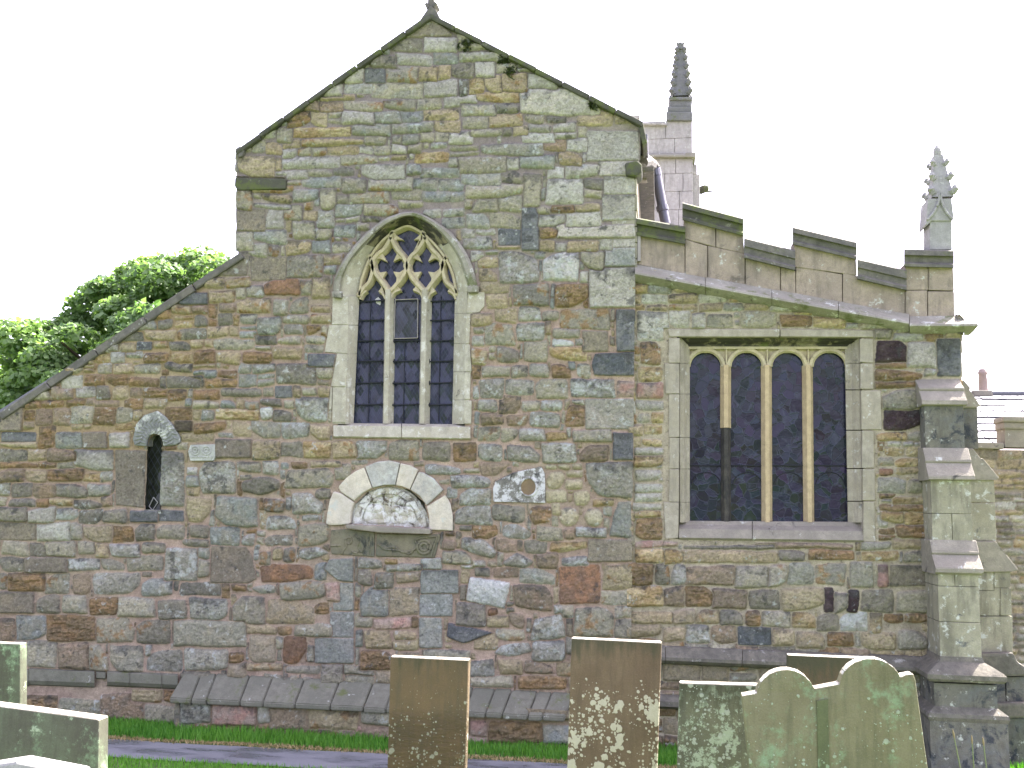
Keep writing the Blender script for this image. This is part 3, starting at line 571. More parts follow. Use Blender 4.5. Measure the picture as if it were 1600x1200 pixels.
m = MB(); m.prism([(367, 233), (374, 228), (382, 235), (378, 244), (372, 246)], -.08, .3, .015); m.build('kneeler', M['darkcope'], church)
m = MB(); m.prism([(976, 254), (996, 250), (1003, 256), (1003, 268), (994, 275), (978, 274)], -.10, .3, .035, 3); m.build('corbel', M['coping'], church)
# apex finial
m = MB(); m.prism([(655, 32), (666, 16), (672, 8), (681, 14), (689, 31)], -.06, .3, .02)
m.prism([(667, 18), (669, -10), (670, -40), (676, -40), (677, -10), (680, 18)], .03, .15, .012)
m.prism([(652, -22), (694, -20), (694, -31), (652, -33)], .035, .145, .012)
m.prism([(667, 14), (663, 6), (667, 3), (671, 10)], .0, .2, .01); m.prism([(678, 12), (683, 5), (679, 2), (675, 9)], .0, .2, .01)
m.build('finial', M['darkcope'], church)

# ------------------------------------------------------------------ pointed window
DR = M['dress']
jl, jr = MB(), MB()
def jamb(pts, Yf=-.02): (jl if pts[0][0] < 620 else jr).prism(pts, Yf, .3, .008, 2, .002)
for bk, q_ in ((jl, [(521, 463), (546, 463), (541, 662), (520, 662), (521, 600), (527, 553), (515, 548), (519, 508)]), (jr, [(729, 461), (755, 461), (747, 486), (733, 492), (732, 536), (736, 580), (733, 624), (735, 662), (724, 662)])): bk.prism(q_, -.008, .29, 0)
jamb([(520, 463), (545, 463), (544, 507), (518, 507)]); jamb([(514, 508), (544, 508), (543, 552), (507, 550)])
jamb([(526, 553), (543, 553), (541, 604), (517, 604)]); jamb([(520, 605), (541, 605), (540, 660), (519, 660)]); jamb([(516, 605), (519, 605), (518, 640), (513, 640)])
jamb([(731, 456), (757, 456), (757, 478), (748, 488), (729, 489)]); jamb([(729, 491), (735, 490), (733, 536), (727, 537)])
jamb([(727, 538), (734, 538), (737, 580), (726, 580)]); jamb([(726, 582), (735, 582), (734, 624), (725, 624)]); jamb([(725, 626), (737, 626), (736, 662), (725, 662)])
# splayed reveals from the wall face to the glass line
rl, rr_ = MB(), MB(); m = rl
for ya, yb in ((463, 507), (508.5, 552), (553, 604), (605, 662)):
    xa = lambda y: 545-(y-463)*.026; xb = lambda y: 561.5-(y-463)*.046
    m.loft([[P(xa(y), y, -.018), P(xa(y)+5, y, .03), P(xb(y)-4, y, .10), P(xb(y), y, .15), P(xb(y)+.5, y, .26)] for y in (ya, yb+.6)])
m = rr_
for ya, yb in ((456, 489), (490, 536), (537, 580), (581, 624), (625, 662)):
    xa = lambda y: 730-(y-463)*.028; xb = lambda y: 711-(y-463)*.022
    m.loft([[P(xa(y), y, -.018), P(xa(y)-5, y, .03), P(xb(y)+4, y, .10), P(xb(y), y, .15), P(xb(y)-.5, y, .26)] for y in (ya, yb+.6)])
hood_o = [(521, 463), (522, 440), (531, 416), (546, 394), (566, 370), (588, 351), (608, 339), (637, 331), (662, 336), (685, 349), (707, 366), (727, 393), (740, 424), (747, 455)]
hood_i = [(532, 463), (534, 440), (542, 418), (554, 399), (573, 378), (596, 357), (616, 345), (638, 338), (660, 344), (680, 357), (698, 376), (715, 401), (725, 427), (733, 455)]
open_i = [(561, 463), (564, 440), (569, 424), (577, 404), (590, 384), (606, 368), (622, 358), (637, 353), (650, 358), (666, 369), (682, 385), (697, 405), (707, 428), (713, 458)]
ho, hi, oi = crv(hood_o), crv(hood_i), crv(open_i)
midc = [((a[0]*.45+b[0]*.55), (a[1]*.45+b[1]*.55)) for a, b in zip(hi, oi)]
c3 = lambda c, y: [P(x, yy, y) for x, yy in c]
m = MB(); n_ = len(hi); cuts = [0, 9, 18, 27, 35, 40, 48, 57, 66, n_-1]
for a, b_ in zip(cuts, cuts[1:]):
    sl = slice(a, b_+1); t_ = (hi[sl], midc[sl], oi[sl])
    pull = [c3(t_[0], -.03), c3([(p[0]*.8+q[0]*.2, p[1]*.8+q[1]*.2) for p, q in zip(t_[0], t_[2])], -.02), c3(t_[1], .06), c3([(p[0]*.2+q[0]*.8, p[1]*.2+q[1]*.8) for p, q in zip(t_[0], t_[2])], .10), c3(t_[2], .15), c3(t_[2], .28)]
    m.loft(pull)
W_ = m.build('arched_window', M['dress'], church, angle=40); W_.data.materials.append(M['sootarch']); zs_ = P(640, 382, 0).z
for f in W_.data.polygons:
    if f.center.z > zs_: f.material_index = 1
for q_, nm in ((jl, 'jamb'), (jr, 'jamb'), (rl, 'reveal'), (rr_, 'reveal')): q_.build(nm, DR, W_)
m = MB()
out2 = [(a[0]*1.06-b[0]*.06, a[1]*1.06-b[1]*.06) for a, b in zip(ho, hi)]
inn = [(a[0]*.75+b[0]*.25, a[1]*.75+b[1]*.25) for a, b in zip(hi, ho)]
m.loft([c3(out2, .03), c3(ho, -.06), c3([(a[0]*.7+b[0]*.3, a[1]*.7+b[1]*.3) for a, b in zip(ho, hi)], -.105), c3(inn, -.10), c3(hi, -.06), c3(hi, .02)])
for e in (0, -1): m.poly([P(*out2[e], .03), P(*ho[e], -.06), P(*inn[e], -.10), P(*hi[e], .02)])
m.prism([(518, 455), (533, 455), (532, 465), (519, 464)], -.11, 0, .012); m.prism([(730, 447), (747, 446), (746, 456), (731, 457)], -.11, 0, .012)
m.build('hood_mould', M['string'], W_, angle=40)
m = MB(); m.prism([(545, 396), (581, 360), (587, 366), (552, 403), (545, 412)], -.03, .02, .008); m.build('hood_block', M['string'], W_)
m = MB()                                                    # sloping sill, two stones
for xa, xb in ((521, 627), (628, 735)):
    m.loft([[P(x, 662+(x-628)*.01, .26), P(x, 662+(x-628)*.01, .13), P(x, 666+(x-628)*.01, -.02), P(x, 683+(x-628)*.015, -.05), P(x, 685+(x-628)*.015, -.03), P(x, 686, .1)] for x in (xa, xb)])
    for x in (xa, xb): m.poly([P(x, 662, .26), P(x, 666, -.02), P(x, 683, -.05), P(x, 686, .1)])
m.build('sill', DR, W_)
# mullions and tracery
for (pt, pb, mt) in (((606, 452), (602.5, 662), 'dress'), ((663.5, 452), (659.5, 662), 'dress')):
    m = MB(); m.bar([pt, pb], 17, .07, .26, .4); m.build('mullion', M[mt], W_)
m = MB(); YT, YB_ = .085, .22
Bar = lambda pts, w=8.5, n=6: m.bar(crv(pts, n), w*1.3, YT, YB_, .4)
L_soul = [(607, 456), (597, 441), (585, 425), (581, 411), (588, 398), (600, 388), (610, 371)]
R_soul = [(607, 456), (617, 446), (629, 431), (635, 415), (630, 401), (620, 389), (610, 371)]
L2 = [(664, 456), (654, 446), (642, 431), (636, 415), (641, 401), (653, 389), (664, 371)]
R2 = [(664, 456), (675, 441), (687, 425), (691, 411), (685, 399), (675, 389), (664, 371)]
for q in (L_soul, R_soul, L2, R2): Bar(q, 9)
Bar([(610, 373), (611, 366), (613, 362)], 8); Bar([(664, 373), (662, 367), (661, 363)], 8)
Bar([(581, 412), (579, 405), (578, 401)], 8); Bar([(691, 412), (695, 405), (697, 401)], 8)
Bar([(560, 461), (567, 450), (576, 440), (581, 425), (582, 412)], 8.5); Bar([(714, 458), (707, 449), (697, 440), (692, 425), (691, 412)], 8.5)
Bar(open_i, 6, 4)
for nx_, ny_, nr in ((635.5, 415, 6), (581.5, 412, 5.5), (691, 412, 5.5), (610, 371, 4.5), (664, 371, 4.5), (607, 455, 6), (663.5, 455, 6), (612.5, 363, 4.5), (661.5, 363, 4.5), (578, 401, 4.5), (696.5, 401, 4.5), (560.5, 460, 4.5), (713, 458, 4.5)):
    m.prism([(nx_+nr*math.cos(k*math.pi/5), ny_+nr*math.sin(k*math.pi/5)) for k in range(10)], YT+.012, YB_, .008, 1)
def cusp(a, tip, c):
    a, tip, c = Vector(a), Vector(tip), Vector(c)
    m1 = (a+tip)/2+((a+c)/2-(a+tip)/2)*.35; m2 = (c+tip)/2+((a+c)/2-(c+tip)/2)*.35
    pts = [tuple(a), tuple(m1), tuple(tip), tuple(m2), tuple(c)]
    m.prism(pts, YT+.03, YB_-.02, .006, 1)
def quat(cx, cy):
    cusp((cx-10, cy-31), (cx-4.5, cy-7), (cx-26, cy-9)); cusp((cx+10, cy-31), (cx+5, cy-7), (cx+24, cy-9))
    cusp((cx-26, cy+3), (cx-5, cy+8), (cx-9, cy+30)); cusp((cx+24, cy+3), (cx+5, cy+8), (cx+9, cy+30))
quat(609, 416); quat(663.5, 416)
# central top trefoil
cusp((613, 364), (621, 388), (630, 398)); cusp((660, 364), (652, 388), (643, 398)); cusp((614, 360), (631, 375), (616, 378)); cusp((659, 360), (646, 375), (657, 378))
# cusps of the three light heads
for xl, xr, ya in ((561, 603, 458), (610, 661, 456), (667, 713, 458)):
    cx = (xl+xr)/2
    cusp((xl+1, ya+6), (cx-10, ya-4), (cx-13, ya-17)); cusp((xr-1, ya+6), (cx+10, ya-4), (cx+13, ya-17))
    m.bar(crv([(xl+1, ya+9), (xl+5, ya+1), (cx-10, ya-4)], 4), 6, YT+.02, YB_); m.bar(crv([(xr-1, ya+9), (xr-5, ya+1), (cx+10, ya-4)], 4), 6, YT+.02, YB_)
m.build('tracery', M['tracery'], W_)
m = MB(); m.poly([P(x, y, .20) for x, y in [(548, 668), (728, 668)]+crv(open_i[::-1], 3)]); m.build('glass', M['glass'], W_)
m = MB()
for y in (470, 500, 532, 564, 598, 632):
    for xa, xb in ((562-(y-463)*.045, 600), (613, 655), (668, 711)):
        if y == 500 and xa == 613: continue
        p0, p1 = P(xa-2, y+1, .165), P(xb+1, y-.5, .165); m.tube([p0, p1], .011, 6); 
        for xx in (xa+3, xb-4): m.tube([P(xx, y-3, .165), P(xx, y+4, .165)], .008, 5)
for x in (578, 633, 688): m.tube([P(x+1, 462, .175), P(x-3, 660, .175)], .006, 5)
m.build('saddle_bar', M['iron'], W_)
m = MB()
for a, b_ in (((617, 468.5), (653, 467)), ((615.5, 529), (652.5, 528)), ((617.5, 468), (616, 529)), ((653, 467), (652.5, 528))): m.tube([P(*a, .155), P(*b_, .155)], .0065, 6)
m.build('casement_frame', M['pframe'], W_)
m = MB(); m.poly([P(x, y, .168) for x, y in ((617, 468), (653, 467), (652.5, 528), (616, 529))]); m.build('guard_mesh', M['guard'], W_)
m = MB(); m.poly([P(x, y, .192) for x, y in ((586, 468), (591, 464), (596.5, 470), (594, 477), (588, 474))]); m.build('broken_pane', M['lead'], W_)

# ------------------------------------------------------------------ lancet with carved head
m = MB()
hp = [(210, 696), (207, 686), (212, 664), (224, 649), (245, 642), (259, 652), (274, 670), (281, 684), (281, 691), (274, 695), (255, 697), (253.5, 688), (249, 680), (241, 677.5), (233, 680), (229, 688), (228.5, 697)]
m.prism(hp, -.045, .2, .012, 2, .002)
for ring, (r0, r1) in enumerate(((13, 21), (21.5, 30), (30.5, 37))):
    nn_ = (13, 17, 17)[ring]
    for k in range(nn_):
        a = math.pi*(-.06+1.12*k/(nn_-1)); sk = .16*(1 if ring % 2 else -1)
        x0, y0 = 241+r0*math.cos(a), 690-r0*math.sin(a)*1.02; x1, y1 = 241+r1*math.cos(a+sk), 690-r1*math.sin(a+sk)*1.02
        if y1 > 694 or x1 < 211 or (x1 > 262 and y1 < 660): continue
        m.tube([P(x0, y0, -.045), P((x0+x1)/2, (y0+y1)/2, -.053), P(x1, y1, -.045)], .011, 6)
m.build('lancet_window', M['lanc'], church); LW = bpy.data.objects['lancet_window']
m = MB(); m.poly([P(x, y, .14) for x, y in ((222, 800), (256, 800), (258, 690), (246, 676), (236, 676), (226, 690))]); m.build('glass', M['glassy'], LW)
m = MB()
cl = [(227, 797), (231, 700), (232, 690), (236, 682), (242, 679), (249, 682), (253, 690), (254, 700), (250.5, 797)]
m.loft([c3(cl, -.028), c3([(x+(241-x)*.06, y) for x, y in cl], .16)]); m.build('reveal', M['slabl'], LW)
m = MB(); q = [(240, 777), (246.5, 785), (238, 797.5), (233, 791), (240, 777)]
for a, b_ in zip(q, q[1:]): m.tube([P(*a, .12), P(*b_, .12)], .007, 5)
m.build('lead_came', M['lead'], LW)
m = MB(); m.prism([(225, 796), (254, 797), (254, 803), (224, 802)], -.02, .2, .006); m.build('sill', M['slabr'], LW)
# little carved block with two rings
m = MB(); m.prism([(297, 695), (336, 694), (337.5, 712), (333, 720), (297, 720), (293.5, 706)], -.045, .05, .012, 2, .002)
for cx in (305, 322.5):
    for r in (6.5, 3):
        m.tube([P(cx+r*math.cos(2*math.pi*k/14), 704+r*math.sin(2*math.pi*k/14), -.048) for k in range(15)], .010, 6, False)
m.tube([P(x, 714+((i % 2)*2-1)*1.2, -.047) for i, x in enumerate(range(297, 335, 3))], .009, 5); m.build('carved_block', M['carv'], church)
# socket stone
m = MB(); ctr = (825.5, 761)
po = [(774, 752), (800, 739), (826, 733), (845, 729), (851, 740), (852, 786), (812, 785), (771, 784), (770, 765)]
m.prism(po, -.035, .02, .012, 2, .003)
m.build('socket_stone', M['pocket'], church); SS = bpy.data.objects['socket_stone']
m = MB(); C_ = lambda r, y, k=24: [P(ctr[0]+r*math.cos(2*math.pi*i/k), ctr[1]+r*1.08*math.sin(2*math.pi*i/k), y) for i in range(k)]
m.loft([C_(15.5, -.036), C_(14, -.052), C_(12, -.052), C_(11.5, -.0405), C_(9, -.0385), C_(8.4, -.0365)], True); m.build('ring', M['pocket'], SS, True)
m = MB(); m.loft([C_(11.5, -.0408), C_(7, -.0372), C_(3, -.0366)], True); m.poly(C_(3, -.0366)); m.build('hollow', M['ochre'], SS, True)
for (cx, cy, rx, ry) in ((938, 747, 4, 8), (975, 742, 9, 9)):
    m = MB()
    e = lambda r, y: [P(cx+rx*r*math.cos(2*math.pi*i/14), cy+ry*r*math.sin(2*math.pi*i/14), y) for i in range(14)]
    m.loft([e(1, -.034), e(.9, -.044), e(.5, -.040)], True); m.poly(e(.5, -.040))
    m.build('ochre_hollow', M['ochre'], church, True)

# ------------------------------------------------------------------ tympanum, voussoirs and relief below
tp = lambda q: [(500+x/7.273, 710+y/7.273) for x, y in q]
m = MB()
arc = lambda cx, cy, rx, ry, n=28, a0=0, a1=math.pi: [(500+(cx+rx*math.cos(a0+(a1-a0)*k/n))/7.273, 710+(cy-ry*math.sin(a0+(a1-a0)*k/n)*(1-.045*0)+.065*(rx*math.cos(a0+(a1-a0)*k/n)))/7.273) for k in range(n+1)]
m.prism(arc(792, 830, 455, 480), .05, .2, 0)
ro, ri = arc(792, 830, 420, 450), arc(800, 830, 330, 385)
m.loft([c3(ro, .05), c3(ro, .02), c3(ri, .018), c3(ri, .04)])
def blob(cx, cy, rx, ry, h, y=.045):
    h *= .55; rx *= 1.15
    cx, cy = tp([(cx, cy)])[0]; rx /= 7.273; ry /= 7.273
    e = lambda r, yy: [P(cx+rx*r*math.cos(2*math.pi*i/12), cy+ry*r*math.sin(2*math.pi*i/12), yy) for i in range(12)]
    m.loft([e(1, y), e(.85, y-h*.6), e(.5, y-h), e(.15, y-h*1.05)], True); m.poly(e(.15, y-h*1.05))
for q in ((765, 540, 45, 60, .04), (600, 620, 110, 55, .035), (560, 700, 60, 80, .03), (690, 700, 70, 60, .03), (770, 660, 35, 130, .04), (880, 620, 70, 40, .035), (850, 720, 50, 70, .035),
          (980, 650, 90, 60, .04), (1040, 720, 50, 70, .03), (940, 740, 60, 50, .03), (800, 470, 40, 25, .03), (660, 760, 120, 30, .03), (920, 540, 50, 35, .025), (620, 520, 70, 30, .025), (1000, 560, 55, 30, .03)): blob(*q)
m.build('tympanum', M['tymp'], church); TY = bpy.data.objects['tympanum']
V = [([(150, 420), (240, 445), (385, 545), (350, 660), (340, 788), (230, 800), (110, 805), (65, 790), (75, 690), (110, 520)], 'vous'),
     ([(205, 368), (300, 260), (400, 190), (500, 146), (590, 380), (480, 440), (388, 530), (235, 428)], 'vous'),
     ([(510, 140), (640, 85), (780, 68), (905, 95), (853, 350), (720, 345), (597, 380)], 'vousg'),
     ([(915, 100), (1020, 120), (1115, 175), (1020, 400), (940, 367), (860, 352)], 'vous'),
     ([(1122, 195), (1170, 205), (1290, 275), (1400, 400), (1212, 580), (1130, 470), (1026, 402)], 'vousg'),
     ([(1420, 460), (1480, 560), (1505, 690), (1505, 870), (1240, 855), (1238, 700), (1214, 590)], 'vous')]
for q, mt in V:
    v = MB(); v.prism(tp(q), -.045, .2, .016, 2, .003); v.build('voussoir', M[mt], TY)
v = MB(); v.prism(tp([(292, 800), (345, 796), (1235, 845), (1255, 862), (1250, 905), (700, 890), (290, 840)]), -.13, .1, .02, 2, .003); v.build('ledge', M['weather'], TY)
m = MB(); m.prism(tp([(125, 860), (300, 850), (622, 885), (615, 1165), (130, 1130), (112, 1000)]), -.02, .06, .012, 2, .003)
for q in ([(300, 1000), (345, 1020), (360, 960), (320, 945), (285, 975), (300, 1040), (250, 1120)], [(390, 920), (440, 960), (430, 1050), (480, 1110), (510, 1000)], [(360, 1100), (420, 1125), (440, 1090)], [(560, 900), (545, 1020), (580, 1140)], [(120, 1040), (240, 1035)]):
    m.tube([P(*a, -.022) for a in crv(tp(q), 4)], .014, 6)
m.build('relief_panel', M['relief'], church); RP = bpy.data.objects['relief_panel']
m = MB(); m.prism(tp([(642, 900), (1250, 912), (1360, 905), (1365, 930), (1300, 1175), (640, 1160), (632, 1130)]), -.022, .06, .012, 2, .003)
for q in ([(650, 1020), (740, 1060), (850, 1055), (940, 1110), (1050, 1090), (1110, 1040), (1080, 980), (1150, 950), (1330, 930)], [(700, 1060), (760, 1080), (900, 1090)], [(960, 1100), (1010, 1130), (1060, 1095)], [(1330, 940), (1290, 1060), (1260, 1160)]):
    m.tube([P(*a, -.024) for a in crv(tp(q), 5)], .016, 6)
rc = tp([(1182, 1052)])[0]
for r in (10.5, 6): m.tube([P(rc[0]+r*math.cos(2*math.pi*k/20), rc[1]+r*math.sin(2*math.pi*k/20), -.026) for k in range(21)], .022, 8, False)
m.build('relief_block', M['relief'], RP, True)
# ------------------------------------------------------------------ four-light square window
m = MB()
jl, jr = MB(), MB()
J = lambda q: (m if q[0][1] < 527 else jl if q[0][0] < 1200 else jr).prism(q, .012, .3, .008, 2, .002)
J([(1044, 514), (1218, 514), (1218, 526), (1063, 526), (1046, 526)]); J([(1219.5, 514), (1365, 516), (1366, 527), (1219.5, 526)])
for q in ([(1045, 528), (1062, 528), (1062, 567), (1045, 567)], [(1038, 568), (1061.5, 568), (1061.5, 615), (1040, 615)], [(1045, 616), (1061.5, 616), (1061.5, 683), (1045, 683)], [(1046, 684), (1061.5, 684), (1061, 732), (1046, 732)],
          [(1046, 733), (1061, 733), (1061, 784), (1045, 784)], [(1037, 785), (1061, 785), (1060, 841), (1040, 842)],
          [(1344, 529), (1364, 530), (1365, 567), (1344, 566)], [(1344.5, 568), (1364, 568), (1365, 608), (1344.5, 608)], [(1345, 610), (1376, 610), (1378, 671), (1346, 671)], [(1347, 673), (1365, 673), (1366, 731), (1347, 731)],
          [(1348, 733), (1367, 733), (1368, 782), (1348, 782)], [(1349, 784), (1367, 784), (1368, 846), (1349, 846)]): J(q)
m.build('square_window', M['dressb'], church); SW = bpy.data.objects['square_window']
jl.build('jamb', M['dressb'], SW); jr.build('jamb', M['dressb'], SW)
m = MB()
sec = lambda q: m.loft(q)
for ya, yb in ((526, 567), (568, 615), (616, 683), (684, 732), (733, 784), (785, 816)):
    m.loft([[P(1062, y, .015), P(1063, y, .10), P(1069, y, .13), P(1073, y, .19), P(1077.5, y, .22), P(1078, y, .34)] for y in (ya, yb+.4)])
m.build('reveal', M['dressb'], SW); m = MB()
for ya, yb in ((526, 567), (568, 608), (610, 671), (673, 731), (733, 782), (784, 816)):
    sh = lambda y: (y-526)*.018
    m.loft([[P(1344+sh(y), y, .015), P(1343+sh(y), y, .10), P(1336+sh(y), y, .13), P(1330+sh(y)*.8, y, .19), P(1320+sh(y), y, .22), P(1319+sh(y), y, .34)] for y in (ya, yb+.4)])
m.build('reveal', M['dressb'], SW)
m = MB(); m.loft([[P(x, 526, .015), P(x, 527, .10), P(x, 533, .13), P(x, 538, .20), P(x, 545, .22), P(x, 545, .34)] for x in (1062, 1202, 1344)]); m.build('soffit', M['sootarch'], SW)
# arched heads plate with four openings and sunk spandrels
LT = [(1079, 1126, 0), (1143, 1190, 0), (1207, 1255, 0), (1271.5, 1320, 0)]
m = MB()
for (a, b_, _), nx in zip(LT, LT[1:]+[(1336, 0, 0)]):
    cx = (a+b_)/2; r = (b_-a)/2; n_ = 20
    inn_ = [(cx-r*math.cos(math.pi*k/n_), 573-22*math.sin(math.pi*k/n_)) for k in range(n_+1)]
    for (k_, yf, yb) in ((1.0, .235, .34),):
        o1 = [(cx-(r+3)*math.cos(math.pi*k/n_), 573-(25)*math.sin(math.pi*k/n_)) for k in range(n_+1)]
        o2 = [(cx-(r+7.5)*math.cos(math.pi*k/n_), 573-(29.5)*math.sin(math.pi*k/n_)) for k in range(n_+1)]
        m.loft([c3(inn_, .34), c3(inn_, .25), c3(o1, .22), c3(o2, .22), c3(o2, .30)])
m.prism([(1076, 540), (1336, 540), (1336, 573), (1321.5, 573), (1320, 560), (1310, 551), (1280, 551), (1270, 562), (1263, 575), (1256, 562), (1246, 551), (1216, 551), (1206, 562), (1199, 575), (1191, 562), (1181, 551), (1152, 551), (1143, 562), (1135, 575), (1127, 562), (1117, 551), (1088, 551), (1079, 562), (1077, 573)], .265, .345, 0)
m.prism([(1072, 538), (1338, 538), (1338, 545.5), (1072, 545.5)], .21, .34, .006)
for x in (1135, 1199, 1263): m.prism([(x-1.2, 544), (x+1.2, 544), (x+1.2, 575), (x-1.2, 575)], .222, .3, .004)
m.build('arched_heads', M['tracery'], SW)
for (x, dx) in ((1134.5, 0), (1198.5, 1), (1263, 2.5)):
    m = MB(); m.bar([(x, 570), (x+dx, 816 if x > 1150 else 668)], 17, .20, .34, .38)
    m.build('mullion', M['mull'], SW); mo = bpy.data.objects[-1] if False else None
m = MB(); m.bar([(1134.7, 668.5), (1135.2, 816)], 15.5, .207, .34, .42); m.build('stained_mullion', M['black'], SW)['label'] = 'blackened lower half of the leftmost mullion'
for (a, b_, _) in LT:
    m = MB(); m.poly([P(x, y, .31) for x, y in ((a-4, 818), (b_+5, 818), (b_+3, 545), (a-3, 545))]); m.build('glass', M['stained'], SW)
m = MB()
for (a, b_, _) in LT: m.tube([P(a-2, 727, .295), P(b_+3, 727.5, .295)], .010, 6)
for (a, b_, _) in LT:
    cx = (a+b_)/2+1; m.tube([P(cx-22*math.cos(math.pi*k/14), 757-19*math.sin(math.pi*k/14), .305) for k in range(15)], .006, 5)
m.build('saddle_bar', M['iron'], SW)
m = MB()
for xa, xb in ((1061, 1175), (1176, 1349)):
    m.loft([[P(x, 814+(x-1200)*.006, .34), P(x, 815+(x-1200)*.006, .21), P(x, 821+(x-1200)*.01, .17), P(x, 828+(x-1200)*.015, .05), P(x, 842+(x-1200)*.015, -.01), P(x, 845+(x-1200)*.015, .02), P(x, 846, .2)] for x in (xa, xb)])
m.build('sill', M['weather'], SW)

# ------------------------------------------------------------------ aisle string course and battlemented parapet
def run(m, a, b_, prof, joints=()):
    """moulding: prof = list of (dy px, Y) swept from pixel a to b"""
    xs = [a[0]]+list(joints)+[b_[0]]
    for xa, xb in zip(xs, xs[1:]):
        rows = []
        for x in (xa+.4, xb-.4):
            y = a[1]+(b_[1]-a[1])*(x-a[0])/(b_[0]-a[0])
            rows.append([P(x, y+dy, YY) for dy, YY in prof])
        m.loft(rows); m.poly(rows[0]); m.poly(rows[1])
PS = [(-9, .06), (-2, -.04), (4, -.16), (7, -.17), (9, -.15), (16, -.06), (22, .04), (22, .1), (-9, .1)]
m = MB(); run(m, (992, 421), (1421, 499), PS, (1102, 1206, 1310)); run(m, (1421, 502), (1506, 502), PS)
p = [P(1506, 502+dy, YY) for dy, YY in PS]
xr = P(1499, 560, .03).x
m.loft([p, [Vector((q.x+(.17-q.y)*.5 if q.y < .05 else q.x, q.y+.0, q.z)) for q in p]])
m.build('string_course', M['string'], church)
m = MB()                                                    # the return of the string round the corner
zz = [P(1506, 502+dy, YY).z for dy, YY in PS]; xx = [xr+(.06-YY)*.55 for dy, YY in PS]
m.loft([[Vector((x, y, z)) for x, z in zip(xx, zz)] for y in (-.05, 3.5)]); m.build('string_course', M['string'], church)
m = MB()
B = lambda q, yf=.045: m.prism(q, yf+random.uniform(-.008, .008), .42, .01, 2, .003)
ln = lambda x: 412+(x-992)*(500-412)/(1420-992)             # underside, along the string
for q in ([(994, 356), (1070, 372), (1070, ln(1070)), (994, ln(994))], [(1071, 374), (1105, 384), (1105, ln(1105)), (1071, ln(1071))], [(1106, 384), (1164, 396), (1164, ln(1164)), (1106, ln(1106))],
          [(1069, 338), (1118, 350), (1118, 386), (1069, 373)], [(1119, 350), (1161, 361), (1163, 396), (1119, 386)],
          [(1165, 390), (1219, 404), (1219, ln(1219)), (1165, ln(1165))], [(1220, 404), (1243, 411), (1243, ln(1243)), (1220, ln(1220))],
          [(1241, 374), (1337, 398), (1339, 430), (1241, 417)], [(1244, 416), (1316, 429), (1316, ln(1316)), (1244, ln(1244))], [(1317, 426), (1414, 446), (1414, ln(1414)), (1317, ln(1317))],
          [(1415, 410), (1450, 411), (1450, 453), (1415, 453)], [(1451, 411), (1489, 411), (1491, 454), (1451, 453)], [(1415, 454), (1449, 454), (1449, 503), (1415, 502)], [(1450, 455), (1491, 455), (1492, 503), (1450, 503)]): B(q)
m.build('parapet', M['parapet'], church); PA = bpy.data.objects['parapet']
PC = [(0, .45), (0, .05), (1.5, -.02), (9, -.03), (10.5, .02), (20, .025), (23, -.02), (27, -.02), (28, .06), (28, .45)]
PD = [(0, .45), (0, .05), (1.5, -.02), (13, -.03), (15, .0), (24, .0), (27, -.04), (31, -.04), (33, .06), (33, .45)]
for a, b_, pr in (((994, 340), (1071, 354), PC), ((1066, 316), (1162, 341), PC), ((1162, 371), (1243, 391), PD), ((1238, 354), (1339, 378), PC), ((1339, 404), (1417, 422), PD), ((1412, 389), (1491, 391), PC)):
    m = MB(); run(m, a, b_, pr); m.build('parapet_coping', M['darkcope' if a[0] > 1160 else 'coping'], PA)
m = MB(); m.prism([(996, 366), (1001, 366), (1001, 408), (996, 408)], .0, .3, .006); m.build('lead_strip', M['pframe'], church)
# corner pinnacle
m = MB(); Y0, Y1 = .08, .40
m.prism([(1453, 344), (1487, 344), (1488, 390), (1453, 390)], Y0, Y1, .008)
m.prism([(1450, 310), (1487, 310), (1491, 342), (1484, 345), (1455, 345), (1449, 352), (1447, 350)], Y0-.02, Y1+.02, .01)
def spire(m, base, top, hw0, hw1, Yc, n=5, crock=4, rc=.05, twist=0):
    (bx, by), (tx, ty) = base, top
    pb, pt = P(bx, by, Yc), P(tx, ty, Yc); k = (Yc+DIST)/F_PX
    w0, w1 = hw0*k, hw1*k
    ring = lambda c, w_: [Vector((c.x-w_, c.y-w_, c.z)), Vector((c.x+w_, c.y-w_, c.z)), Vector((c.x+w_, c.y+w_, c.z)), Vector((c.x-w_, c.y+w_, c.z))]
    m.loft([ring(pb, w0), ring(pt, w1)], True); m.poly(ring(pt, w1))
    for i in range(crock):
        t = (i+.35)/crock; c = pb.lerp(pt, t); w_ = w0+(w1-w0)*t; r = rc*(1-.35*t)
        for sx, sy in ((-1, -1), (1, -1), (1, 1), (-1, 1)):
            q = c+Vector((sx*w_, sy*w_, 0)); o = Vector((sx, sy, 0)).normalized()
            m.tube([q-o*r*.9, q+o*r*.2, q+o*r*.75+Vector((0, 0, r*.5)), q+o*r*.5+Vector((0, 0, r*1.3))], [r*.7, r*.95, r*.85, r*.45], 7)
spire(m, (1469, 312), (1464.5, 244), 15.5, 6.5, .24, crock=3, rc=.058)
c = P(1464.5, 240, .24); m.tube([c+Vector((0, 0, z)) for z in (-.06, -.02, .02, .06, .10, .12)], [.03, .05, .055, .045, .02, .005], 8)
for sx in (-1, 1):                                          # ogee gablet
    m.tube([P(*q, .045) for q in crv([(1469+sx*20, 343), (1469+sx*11, 333), (1469+sx*5, 322), (1469+sx*1.5, 312), (1469, 302)], 4)], .018, 6)
m.build('pinnacle', M['pinn'], church)

